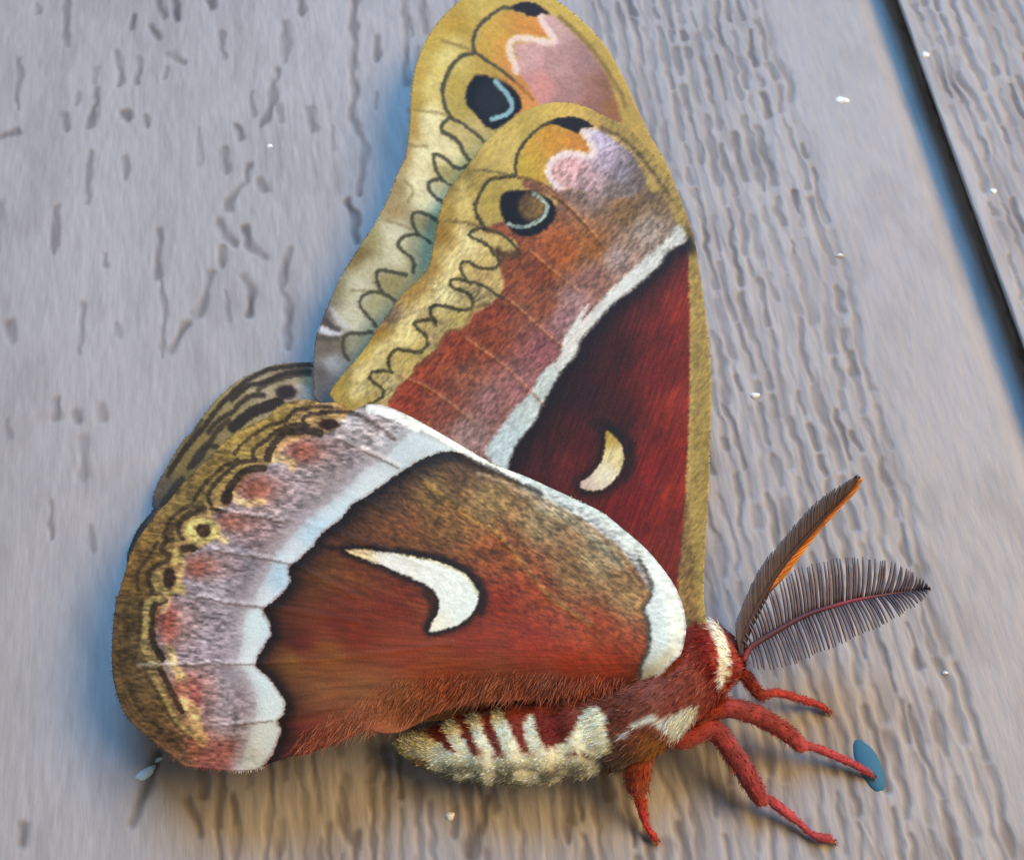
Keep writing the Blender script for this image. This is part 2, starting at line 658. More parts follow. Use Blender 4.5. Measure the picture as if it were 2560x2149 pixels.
G1 = 'bright flecks on the siding'
for x, y, rx, ry, an, b_, lab, m_ in (
        (1727, 205, 17, 10, -.2, 0, 'largest bright white fleck, alone on the smooth band beside the dark lap', M_FLECK),
        (1548, 810, 11, 7, 0, 0, 'bright white fleck among the grain grooves beside the forewing edge', M_FLECK),
        (1898, 112, 10, 9,   .4, 2.2, 'white fleck right on the nose of the overlapping board', M_FLECK),
        (2037, 392, 9, 8, 0, 2.2, 'white fleck on the grooved face of the overlapping board', M_FLECK),
        (1722, 523, 9, 4, 0, 0, 'small thin white fleck where the grooves meet the smooth band', M_FLECK),
        (553, 300, 9, 7, 0, 0, 'faint white fleck among the grooves left of the far forewing', M_FLECK),
        (296, 1585, 24, 11, .45, 0, 'pale blue oval fleck just below the lower tip of the hindwing', M_FLECKB),
        (326, 1556, 10, 5, .3, 0, 'tiny pale blue fleck touching the shadowed rim of the hindwing', M_FLECKB),
        (922, 1672, 10, 9, 0, 0, 'cream fleck on the tan-lit siding under the abdomen', M_FLECK),
        (1939, 1379, 7, 4, 0, 0, 'tiny white fleck on the siding past the tip of the feathery antenna', M_FLECK)):
    fleck('bright_fleck', (x * 1.219, y * 1.219), rx * 1.25, ry * 1.25, an, .00016, m_, b_ * 1e-3, lab, 'fleck', G1)  # small bright glossy domes on the siding
fleck('blue_spot', tuple(px('H 1768 815')[0]), 30, 68, .22, .00012, M_BLUE, 0.00018,
      'small oval blue spot on the siding under the outstretched foot', 'spot', n=28, lobes=.03)

# ------------------------------------------------------------------ the moth
moth = bpy.data.objects.new('moth', None)
COL.objects.link(moth)
moth.location = at([(1500, 1850)], 0)[0]
tag(moth, 'large rust-red silk moth with eyespotted wings folded, clinging to the grey siding', 'moth')
bpy.context.view_layer.update()
MINV = np.array(moth.matrix_world.inverted())


def local(V):
    V = np.asarray(V, float)
    return V - np.array(moth.location)


def tri_plane(p):
    """height in mm over three photo points: [(x, y, h), ...]"""
    A = np.array([[x, y, 1] for x, y, _ in p])
    k = np.linalg.lstsq(A, np.array([h for *_, h in p]), rcond=None)[0]
    return lambda P: P[:, 0] * k[0] + P[:, 1] * k[1] + k[2]


def make_wing(name, outline, hfun, paint, label, step=2.3, jit=1.9):
    out = spline(outline, 5, True)
    rot = np.array([[math.cos(.42), -math.sin(.42)], [math.sin(.42), math.cos(.42)]])
    oo = out @ rot
    lo, hi = oo.min(0) - 4, oo.max(0) + 4
    xs, ys = np.arange(lo[0], hi[0], step), np.arange(lo[1], hi[1], step)
    X, Y = np.meshgrid(xs, ys, indexing='ij')
    P = np.stack([X.ravel(), Y.ravel()], 1) @ rot.T
    ins = inside(P, out)
    # only the rim needs the exact distance
    G = ins.reshape(X.shape)
    nb = np.zeros_like(G)
    for dx in (-1, 0, 1):
        for dy in (-1, 0, 1):
            nb |= np.roll(np.roll(G, dx, 0), dy, 1) != G
    rim = np.nonzero(nb.ravel())[0]
    d, nr = segdist(P[rim], out, True, near=True)
    snap = d < step * .72
    keep = ins.copy()
    keep[rim[snap]] = True
    P[rim[snap]] = nr[snap]
    q = grid_faces(*X.shape)
    q = q[keep[q].all(1)]
    used = np.unique(q)
    rm = -np.ones(len(P), int)
    rm[used] = np.arange(len(used))
    P = P[used]
    q = rm[q]
    h = hfun(P)
    pt = Paint(P, jit)
    paint(pt)
    V = at(P, h * 1e-3)
    o = mesh_obj(name, local(V), q[:, ::-1].copy(), M_WING, moth, True, pt.linear())
    md = o.modifiers.new('thickness', 'SOLIDIFY')
    md.thickness = .00012
    md.offset = -1
    tag(o, label)
    return o, P, q, out


def veins(P, lines, wd=9):
    r = np.zeros(len(P))
    for l in lines:
        l = spline(px(l), 4)
        lo, hi = l.min(0) - 20, l.max(0) + 20
        k = np.nonzero((P[:, 0] > lo[0]) & (P[:, 0] < hi[0]) & (P[:, 1] > lo[1]) & (P[:, 1] < hi[1]))[0]
        if len(k):
            r[k] = np.maximum(r[k], np.exp(-(segdist(P[k], l) / wd) ** 2))
    return r


OLIVE = (72, 66, 36)
# ---- outlines
O_FFW = np.concatenate([px('P 460 0 380 70 300 150 220 260 165 370 120 490 95 620 80 750 75 900 60 1060 35 1220'
                           ' Q 690 450 650 540 600 660 540 800 470 930 390 1050 300 1190 220 1320 150 1470 100 1590'
                           ' R 60 650 28 740 15 850 10 980 15 1100 60 1220'),
                        px('S 950 1090 1200 1260 1480 1480 1700 1640 1745 1600 1752 1350 1748 1000 1735 700 1690 470'
                           ' P 1930 1110 1880 1030 1820 900 1750 750 1680 590 1600 440 1520 320 1390 180 1250 60 1150 -5 S 1330 -22 1270 -30 1200 -22')])
O_NFW = np.concatenate([px('P 1690 945 1590 900 1500 855 1400 805 1290 775 1180 768 1080 780 990 810 900 850 800 925 700 1010 620 1090 555 1180 470 1290'
                           ' Q 1080 600 1010 700 970 800 945 900 930 1000 910 1100 880 1240 800 1340 720 1420 640 1500'
                           ' R 560 570 480 680 420 780 360 860 290 940 210 1030 150 1120 145 1180'),
                        px('S 880 1040 1000 1130 1300 1350 1580 1600 1690 1700 1768 1680 1773 1636 1767 1563 1760 1500 1760 1430 1763 1357 1769 1271 1774 1186'
                           ' 1776 1100 1778 973 1775 873 1763 780 1750 686 1736 599 1713 530 1686 462 1647 405 1604 352')])
O_NHW = np.concatenate([px('B 345 625 400 597 460 592 520 605 620 650 720 705 850 780 950 840 1050 890 1180 940 1300 995 1420 1050 1540 1110 1640 1190 1740 1275 1830 1380 1890 1470 1925 1560 1940 1650'
                           ' G 505 1080 495 1170 470 1250 420 1300 370 1360 320 1410 275 1460'),
                        px('Fz 1440 500 1300 505 1100 515 900 520 700 530 520 555 390 600 280 660 190 695 80 690'
                           ' E 1600 985 1500 1008 1400 1058 1300 1090 1200 1130 1100 1145 1000 1180 930 1212 850 1225 700 1222 600 1208 500 1200 450 1172 400 1125 330 1070 260 1010 190 950 140 880 100 780 76 680 70 600 70 500 75 400 85 300 97 200'
                           ' C 100 1520 120 1440 150 1340 180 1250 220 1160 280 1080 340 1000 400 940'
                           ' U 350 1140 450 1040 560 930 660 830 740 750 830 690 920 640 1010 600 1090 560 1150 500 1220 450 1300 428 1400 415 1490 430 1560 445 1640 440 1740 460')])
O_FHW = np.concatenate([px('U 1600 100 1475 90 1380 90 1270 95 1150 110 1040 145 940 190 860 230 770 290 690 360 620 430 550 520 480 610 420 700 350 770 290 860 230 960 170 1060 120 1150 85 1250 70 1340'
                           ' T 430 85 340 190 270 300 222 420 200 540'),
                        px('S 330 1500 450 1640 800 1800 1200 1790 1520 1740 1600 1650 1400 1450 1100 1150 950 980')])

V_NHW = ['C 1370 570 1740 730 B 680 950 1060 1230 1280 1500 1480 1640', 'C 1180 790 1480 910 1700 1000', 'C 700 990 1000 1040 1290 1090 2000 1350',
         'C 660 1220 900 1260 1110 1300 1500 1500', 'C 570 1490 750 1530 950 1550 1500 1640', 'E 220 620 550 605 900 600 1500 560 2050 480', 'E 740 960 1000 930 1400 850']
V_NFW = ['R 1480 440 1700 640 1880 800', 'R 1150 730 1480 970 1740 1240', 'R 650 1010 900 1120 1200 1350', 'Q 1640 1130 1800 1270 2000 1430',
         'A 1250 890 1380 980 1480 1090 1560 1190', 'P 560 1300 700 1310 860 1330']

f_nfw = tri_plane([(1740, 1600, 9.2), (1450, 270, 11.0), (840, 1000, 6.6)])
f_ffw = tri_plane([(1740, 1600, 7.6), (1270, 0, 8.0), (800, 950, 4.5)])
f_nhw = tri_plane([(1640, 1700, 12.0), (830, 1010, 10.0), (300, 1600, 9.0)])
f_fhw = tri_plane([(1500, 1700, 5.0), (830, 905, 2.4), (320, 1400, 2.4)])


def wavy(P, k):
    return .30 * (fbm(P[:, 0] / 260, P[:, 1] / 260, k) - .5)


def h_nfw(P):
    return f_nfw(P) + wavy(P, 1) + .05 * veins(P, V_NFW, 7)


def h_ffw(P):
    return f_ffw(P) + wavy(P, 2)


def h_nhw(P):
    rimd = segdist(P, spline(O_NHW[-60:], 3))
    bulge = 1.2 * np.exp(-(np.hypot(P[:, 0] - 1000, P[:, 1] - 1500) / 420) ** 2)
    curl = -1.3 * np.exp(-(rimd / 90.0) ** 2) * sm(900 - P[:, 0], 0, 300)
    costa = -.8 * np.exp(-(segdist(P, spline(O_NHW[:30], 3)) / 26) ** 2)
    low = spline(px('Fz 1440 500 1300 505 1100 515 900 520 700 530 520 555 390 600 280 665'), 3)
    settle = -2.4 * np.exp(-(segdist(P, low) / 75) ** 2)
    return f_nhw(P) + settle + bulge + curl + costa + wavy(P, 3) + .06 * veins(P, V_NHW, 8)


def h_fhw(P):
    return f_fhw(P) + wavy(P, 4)


def cp(*a):
    """control colours: ('P', x, y, r, g, b) -> photo pixels"""
    return [(REG[t[0]][0] + t[1] / REG[t[0]][2], REG[t[0]][1] + t[2] / REG[t[0]][2], *t[3:]) for t in a]


# ---- near forewing
def paint_nfw(p):
    P = p.P
    p.field(cp(('P', 1000, 900, 200, 172, 78), ('P', 800, 1150, 214, 186, 96), ('Q', 1100, 640, 150, 128, 58), ('Q', 1350, 760, 185, 160, 70), ('Q', 1000, 850, 178, 148, 62),
               ('Q', 1150, 800, 205, 180, 98), ('Q', 1180, 1090, 222, 200, 128), ('Q', 960, 1000, 165, 125, 45), ('Q', 1000, 1180, 190, 160, 80),
               ('R', 1050, 200, 215, 190, 115), ('R', 900, 200, 165, 130, 60), ('R', 1000, 420, 205, 192, 135), ('R', 780, 400, 172, 135, 58), ('R', 700, 720, 212, 190, 105),
               ('R', 520, 720, 165, 125, 45), ('R', 600, 560, 140, 115, 85), ('R', 480, 850, 195, 165, 80), ('R', 350, 1080, 175, 155, 82), ('R', 250, 1120, 165, 140, 60), ('R', 200, 1180, 190, 160, 70),
               ('R', 1300, 280, 200, 170, 100), ('R', 1250, 400, 165, 145, 95), ('R', 1080, 590, 190, 170, 95), ('R', 720, 900, 195, 170, 95), ('R', 950, 680, 170, 150, 95), ('R', 580, 1080, 178, 160, 105),
               ('P', 1250, 810, 215, 180, 85), ('P', 1600, 960, 185, 150, 75), ('P', 1800, 1150, 180, 150, 80)))
    p.line('Q 1130 640 1140 780 1130 900', (214, 190, 108), 20, 22, .7)
    p.line('Q 1130 1000 1190 1090 1110 1160 1040 1230 R 1060 130 1030 270 960 360 990 430 850 470 770 560 700 650 730 720 600 770 520 830 480 930 370 1000 380 1080 330 1140', (230, 212, 146), 26, 26, .75)
    # central band
    band = px('Q 1290 960 1430 1010 1530 1060 1545 1130 1500 1180 1400 1200 1420 1300 1440 1400 1390 1480 1300 1560 1210 1600'
              ' R 1190 600 1130 660 1000 700 930 820 780 940 750 1010 660 1080 600 1180 580 1260')
    band = np.concatenate([band, px('S 1050 1120 1250 1250 B 1130 880 1200 760 1300 560 1420 400 1600 200 1800 40 A 1950 1180 1960 1060 1860 900'
                                    ' P 1900 1450 1800 1350 1700 1420 1500 1460 1250 1420 1060 1380 940 1350 S 1312 470 1395 510')])
    bandc = cp(('A', 1350, 1200, 160, 84, 30), ('A', 1250, 1300, 150, 72, 34), ('A', 1500, 1180, 152, 92, 38), ('A', 1650, 1000, 138, 104, 62), ('A', 1800, 950, 128, 104, 74), ('A', 1500, 920, 150, 125, 115),
               ('A', 1150, 1250, 138, 74, 40), ('B', 1250, 120, 140, 78, 48), ('B', 1000, 150, 138, 62, 36), ('B', 850, 330, 150, 62, 38), ('B', 1000, 280, 140, 68, 40),
               ('B', 700, 450, 150, 66, 38), ('B', 620, 570, 148, 62, 40), ('B', 900, 450, 148, 88, 66), ('B', 800, 600, 142, 76, 58), ('B', 1250, 330, 150, 90, 92),
               ('B', 1150, 480, 158, 106, 104), ('B', 1000, 560, 158, 112, 106), ('B', 900, 720, 155, 125, 118), ('B', 1350, 200, 160, 118, 118), ('A', 1600, 1230, 168, 142, 132),
               ('A', 1500, 1320, 155, 110, 95), ('B', 1400, 100, 168, 128, 124), ('A', 1750, 1100, 168, 150, 132))
    p.poly(band, None, 5, ctrl=bandc)
    # dark toothed rim of the band
    p.line('Q 1390 1130 1420 1160 1480 1165 1540 1150', (84, 52, 22), 14, 12, .8)
    p.line('R 1640 500 1400 480 1230 510 1130 660 1010 690 920 840 780 950', (110, 75, 40), 5, 8, .5)
    # pink apex
    pk = cp(('P', 1180, 1270, 226, 176, 172), ('P', 1300, 1250, 212, 165, 162), ('P', 1480, 1060, 206, 194, 208), ('P', 1550, 1200, 178, 160, 170), ('P', 1680, 1300, 152, 140, 146),
            ('P', 1400, 1350, 186, 152, 152), ('P', 1600, 1430, 142, 122, 112), ('P', 1780, 1330, 120, 104, 90))
    p.poly('P 1400 970 1480 970 1560 1010 1640 1070 1740 1150 1800 1250 1850 1350 1790 1450 1600 1490 1400 1450 1250 1420 1160 1400 1110 1300 1130 1220 1220 1160 1320 1150 1420 1180 1440 1120 1400 1040', None, 9, ctrl=pk)
    p.poly('P 1130 930 1060 960 980 1030 920 1120 880 1220 890 1310 960 1340 1060 1370 1110 1390 1100 1330 1090 1260 1130 1190 1210 1150 1310 1150 1390 1170 1440 1150 1430 1090 1390 1040 1340 1000 1250 980 1170 940',
           None, 4, ctrl=cp(('P', 920, 1250, 200, 168, 55), ('P', 1000, 1100, 208, 162, 52), ('P', 1150, 1050, 212, 150, 46), ('P', 1350, 1090, 206, 136, 48)))
    p.line('P 1375 985 1420 1060 1450 1135 1420 1175 1330 1155 1230 1155 1150 1205 1112 1280 1140 1360 1195 1405', (242, 222, 216), 13, 9, .9)
    p.poly('P 1120 920 1200 880 1300 880 1380 905 1450 950 1370 960 1330 1000 1260 975 1180 940', (40, 24, 26), 3)
    # costa
    p.line('P 1590 915 1690 975 1800 1090 S 1645 425 1690 500 1716 570 1735 650 1745 760 1752 900 1752 1100 1748 1270 1740 1430 1742 1560 1745 1660', (168, 142, 72), 40, 10, .95)
    p.line('P 1500 960 1640 1020 1760 1120 1850 1230 1950 1370 2040 1500', (96, 78, 46), 7, 6, .6)
    p.line('S 1700 1250 1712 1400 1725 1520 1735 1640', (132, 100, 58), 34, 14, .75)
    # dark red field
    fld = np.concatenate([px('A 1940 1165 1870 1200 1830 1260 1770 1320 1700 1380 1620 1440 1560 1500 1500 1570 1450 1630 B 1420 370 1360 430 1310 520 1260 610 1220 690 1160 760 1110 850 1080 920'),
                          px('S 1400 1290 1600 1560 1690 1640 1700 1520 B 1900 1430 1925 1150 1950 700 1955 300 1950 0')])
    p.poly(fld, None, 5, ctrl=cp(('A', 1900, 1280, 140, 40, 22), ('B', 1900, 100, 148, 42, 24), ('B', 1750, 150, 112, 30, 20), ('B', 1600, 350, 72, 24, 20), ('B', 1450, 550, 62, 22, 20), ('B', 1800, 450, 116, 28, 22),
                                 ('B', 1900, 600, 146, 42, 24), ('B', 1350, 750, 80, 26, 24), ('B', 1250, 850, 78, 28, 28), ('B', 1400, 900, 104, 30, 28), ('B', 1800, 900, 128, 26, 22), ('B', 1700, 1050, 122, 24, 26), ('B', 1880, 1000, 146, 38, 22), ('B', 1850, 1300, 128, 38, 30), ('B', 1600, 650, 70, 24, 20)))
    d = segdist(p.J, spline(px('A 1940 1165 1870 1200 1830 1260 1770 1320 1700 1380 1620 1440 1560 1500 1500 1570 1450 1630 B 1420 370 1360 430 1310 520 1260 610 1220 690 1160 760 1110 850 1080 920'), 4))
    p.mix(np.exp(-(d / 26) ** 2) * .92, (28, 18, 15))
    p.mix(np.exp(-(d / 60) ** 2) * .45 * inside(P, spline(fld, 2, True)), (40, 20, 16))
    # white stripe
    st = np.concatenate([px('A 1925 1090 1935 1150 1862 1196 1822 1252 1762 1312 1690 1375 1612 1432 1550 1492 1490 1562 1440 1622 B 1410 362 1350 425 1298 512 1250 600 1210 680 1150 752 1100 842 1075 915'),
                         px('B 985 830 1010 760 1070 680 1130 600 1200 530 1250 440 1330 370 1350 290 1400 200 1470 115 A 1440 1535 1520 1445 1600 1362 1680 1290 1750 1222 1845 1140 1890 1075')])
    p.poly(st, None, 7, ctrl=cp(('A', 1880, 1130, 205, 205, 190), ('A', 1600, 1420, 226, 226, 212), ('B', 1420, 280, 226, 224, 208), ('B', 1230, 560, 204, 212, 200), ('B', 1080, 780, 200, 212, 206)))
    # crescent
    cr = 'B 1560 720 1620 770 1640 830 1630 900 1590 960 1530 1000 1450 1000 1430 970 1480 930 1530 870 1550 800'
    d = segdist(p.J, spline(px(cr), 4, True))
    p.mix(np.exp(-(d / 20) ** 2) * .9, (38, 22, 12))
    p.line('B 1500 690 1560 690 1650 760 1680 850 1650 940', (38, 22, 12), 14, 16, .7)
    p.poly(cr, None, 4, ctrl=cp(('B', 1570, 740, 192, 160, 66), ('B', 1600, 850, 226, 210, 150), ('B', 1560, 930, 236, 226, 190), ('B', 1450, 980, 226, 200, 178)))
    # rings, zigzag
    for l, wd in (('Q 1810 160 1720 200 1640 270 1580 340 1540 420 1525 500 1530 560', 9), ('Q 1510 572 1420 580 1340 600 1290 650 1250 720 1225 790 1235 860 1270 920 1285 960', 10),
                  ('Q 1285 965 1360 985 1440 1020 1500 1070 1540 1120', 8), ('Q 1285 965 1230 970 1180 1010 1220 1040 1290 1070 1340 1120 1360 1160', 9),
                  ('Q 1390 1180 1400 1220 1370 1260 1310 1265 1230 1250 1180 1215 1130 1220 1115 1260 1140 1320 1155 1340', 9),
                  ('R 1180 320 1100 290 1040 310 1060 360 1130 380 1190 420 1205 480 1180 520 1110 525 1020 500 930 490 890 510 890 560 920 610 930 640', 10),
                  ('R 1180 310 1280 340 1370 400 1440 440', 7), ('R 930 600 840 600 770 620 790 660 840 700 865 750 850 810 800 840 720 830 640 820 590 860 570 920 600 990', 10),
                  ('R 600 990 540 980 460 990 430 1020 450 1060 500 1090 535 1130 520 1180 480 1210 430 1220', 8)):
        p.line(l, OLIVE, wd * .72, 4.5, .88)
    p.line('Q 930 920 1040 910 1150 920 1270 950', (120, 92, 50), 6, 6, .6)
    p.line('Q 1160 530 1300 530 1420 550 1530 570', (110, 92, 45), 5, 5, .6)
    p.line('Q 1540 580 1640 600 1730 640 1820 710 1910 800 2000 890 2090 970', (108, 66, 30), 7, 5, .65)
    for l in V_NFW[:5]:
        p.line(l, (196, 138, 92), 4, 4, .6)
    # eyespot
    p.poly('Q 1440 700 1520 680 1620 680 1720 710 1800 760 1830 830 1800 920 1720 990 1620 1020 1530 1000 1460 930 1415 840 1410 760', (24, 16, 12), 5)
    p.blob('Q', 1655, 800, 105, 110, (128, 98, 50), .35)
    p.line('Q 1660 700 1730 750 1765 800 1740 870 1680 920 1600 950 1520 945 1470 930', (166, 186, 172), 8, 4, .85)
    red = inside(P, spline(fld, 2, True)).astype(float)
    yel = sm(np.minimum(p.c[:, 0], p.c[:, 1]) - p.c[:, 2], 45, 90)
    p.speck(.25, 12, 5.5, 21, 2.3, (1 - .6 * red) * (1 - .65 * yel))
    hair = vn((P[:, 0] * .94 + P[:, 1] * .34) / 4.0, (P[:, 1] * .94 - P[:, 0] * .34) / 46.0, 77) - .5
    p.c *= (1 + .34 * hair * red * (1 - .85 * sm(p.c.min(1), 120, 180)))[:, None]


# ---- far forewing
def paint_ffw(p):
    P = p.P
    p.field(cp(('P', 600, 60, 206, 178, 80), ('P', 420, 180, 196, 158, 52), ('P', 250, 330, 204, 172, 70), ('P', 350, 420, 222, 202, 120), ('P', 150, 560, 196, 162, 62), ('P', 250, 640, 218, 196, 108), ('P', 130, 780, 190, 158, 66),
               ('P', 420, 650, 188, 164, 66), ('P', 430, 820, 188, 164, 72), ('P', 700, 480, 190, 158, 62), ('P', 850, 640, 210, 142, 56), ('P', 960, 740, 216, 146, 66), ('P', 250, 880, 232, 220, 160),
               ('P', 120, 950, 186, 152, 70), ('P', 350, 1120, 226, 210, 140), ('P', 470, 1010, 200, 180, 110), ('P', 180, 1160, 232, 222, 170), ('P', 350, 1250, 180, 164, 92), ('P', 60, 1180, 178, 146, 80),
               ('Q', 800, 640, 226, 220, 178), ('Q', 850, 760, 222, 216, 172), ('Q', 650, 660, 170, 148, 96), ('Q', 620, 830, 176, 150, 98), ('Q', 850, 900, 166, 150, 98), ('Q', 620, 990, 222, 216, 184), ('Q', 480, 1020, 160, 148, 92),
               ('Q', 800, 1080, 178, 172, 128), ('Q', 640, 1180, 196, 186, 132), ('Q', 380, 1200, 134, 112, 60), ('Q', 600, 1360, 160, 146, 92), ('R', 350, 380, 204, 202, 174), ('R', 230, 400, 142, 132, 92), ('R', 480, 480, 172, 166, 118),
               ('R', 280, 600, 198, 200, 182), ('R', 120, 580, 112, 102, 94), ('R', 340, 780, 164, 158, 122), ('R', 100, 800, 118, 106, 92), ('R', 150, 920, 168, 170, 168), ('R', 60, 1000, 112, 104, 100), ('R', 200, 780, 130, 120, 95),
               ('P', 1300, 90, 206, 176, 74), ('P', 1600, 500, 196, 166, 74), ('P', 1780, 900, 192, 160, 74), ('S', 1700, 600, 170, 140, 70), ('S', 1400, 1000, 140, 60, 40)))
    p.line('P 420 330 330 460 250 600 250 740 290 830', (226, 206, 120), 26, 26, .6)
    p.line('Q 900 110 880 220 960 330 1050 420 860 400 800 470 800 600 800 700 860 790', (236, 224, 168), 34, 26, .8)
    p.line('Q 560 980 640 1000 580 1110 620 1200 430 1260 R 330 360 290 470 330 600 230 570', (214, 208, 168), 32, 28, .75)
    p.poly('P 1050 110 1150 120 1240 190 1330 280 1430 380 1500 480 1560 580 1600 680 1640 800 1660 920 1560 900 1400 830 1200 800 1060 790 1000 720 940 620 880 540 880 440 850 340 960 320 1080 320 1130 340 1140 270 1080 200',
           None, 8, ctrl=cp(('P', 950, 430, 214, 168, 160), ('P', 1150, 200, 212, 172, 164), ('P', 1200, 500, 192, 148, 142), ('P', 1400, 450, 176, 134, 128), ('P', 1050, 650, 214, 146, 138), ('P', 1300, 680, 180, 134, 126), ('P', 1480, 700, 170, 118, 104), ('P', 1580, 800, 158, 104, 58), ('P', 1450, 800, 156, 108, 92), ('P', 1550, 650, 148, 104, 76)))
    p.poly('P 560 390 600 300 640 200 740 110 840 70 900 110 1030 130 1060 190 1110 250 1080 270 960 270 850 280 800 320 810 400 840 480 850 540 780 520 700 470 620 410',
           None, 4, ctrl=cp(('P', 640, 380, 206, 166, 58), ('P', 720, 220, 208, 164, 62), ('P', 780, 350, 214, 158, 56), ('P', 950, 180, 212, 146, 56), ('P', 1080, 240, 218, 136, 56), ('P', 800, 500, 218, 150, 70)))
    p.line('P 1050 125 1080 190 1140 270 1150 320 1060 310 960 290 870 290 820 330 830 410 860 480 870 540', (246, 218, 206), 12, 8, .9)
    p.poly('P 830 60 900 20 990 20 1060 55 1120 110 1060 100 1000 130 920 100 850 75', (42, 26, 28), 3)
    p.line('P 1200 130 1350 270 1480 420 1580 570 1650 690 1690 800', (128, 98, 52), 8, 6, .6)
    for l, wd in (('P 830 60 760 65 680 120 600 190 560 260 550 330 560 390', 10), ('P 550 400 470 420 400 480 350 570 320 660 325 740 350 820 385 890', 11), ('P 560 390 640 450 720 500 800 560 860 610', 8),
                  ('Q 1040 130 1000 160 970 190 980 240 1040 270 1100 320 1130 380 1170 440 1190 465', 11), ('Q 1060 150 1120 170 1180 220 1240 260 1290 310', 8),
                  ('Q 1180 490 1110 515 1060 500 1000 440 950 415 910 420 925 500 950 560 965 595', 10), ('Q 970 590 890 610 870 650 900 700 940 740 980 760', 10), ('Q 970 600 1010 625 1040 640', 6),
                  ('Q 945 905 880 870 820 845 765 850 750 900 770 960 790 1000 760 1010 700 1020 650 1060 650 1100 690 1140 740 1180 765 1230 760 1290', 10), ('Q 790 1010 850 1040 890 1070', 6),
                  ('Q 710 1315 640 1300 560 1280 500 1280 485 1340 500 1390 520 1430', 10), ('R 630 465 570 420 500 390 430 395 370 430 360 480 390 540 440 590 480 640', 9),
                  ('R 450 690 380 700 310 700 250 715 230 780 245 850 270 890', 9)):
        p.line(l, (76, 70, 46), wd * .74, 4.5, .88)
    p.line('P 860 610 930 680 1000 750', (150, 96, 45), 6, 5, .6)
    p.line('P 320 310 430 340 540 385', (140, 112, 52), 6, 6, .6)
    for l in ('P 90 820 230 840 370 870', 'P 60 1090 200 1100', 'Q 560 900 650 930 740 970', 'Q 690 600 760 680 720 760', 'R 300 380 400 380'):
        p.line(l, (140, 118, 66), 5, 6, .55)
    p.poly('P 590 560 720 600 830 650 890 720 910 800 870 860 780 930 700 975 630 930 560 850 500 780 495 700 530 610', (18, 14, 14), 5)
    p.blob('P', 690, 750, 130, 150, (40, 40, 42), .4)
    p.line('P 715 610 760 660 810 720 840 790 810 850 740 880 690 895', (160, 200, 200), 10, 5, .9)
    p.line('R 75 670 130 685 200 690', (226, 224, 228), 14, 8, .9)
    p.line('R 90 600 150 650 200 670', (84, 74, 72), 10, 8, .8)
    p.line('R 30 730 100 735 190 740', (84, 76, 66), 8, 8, .7)
    p.line('R 150 520 200 600 260 650', (214, 212, 210), 9, 8, .6)
    p.speck(.07, 8, 5, 25, .6)


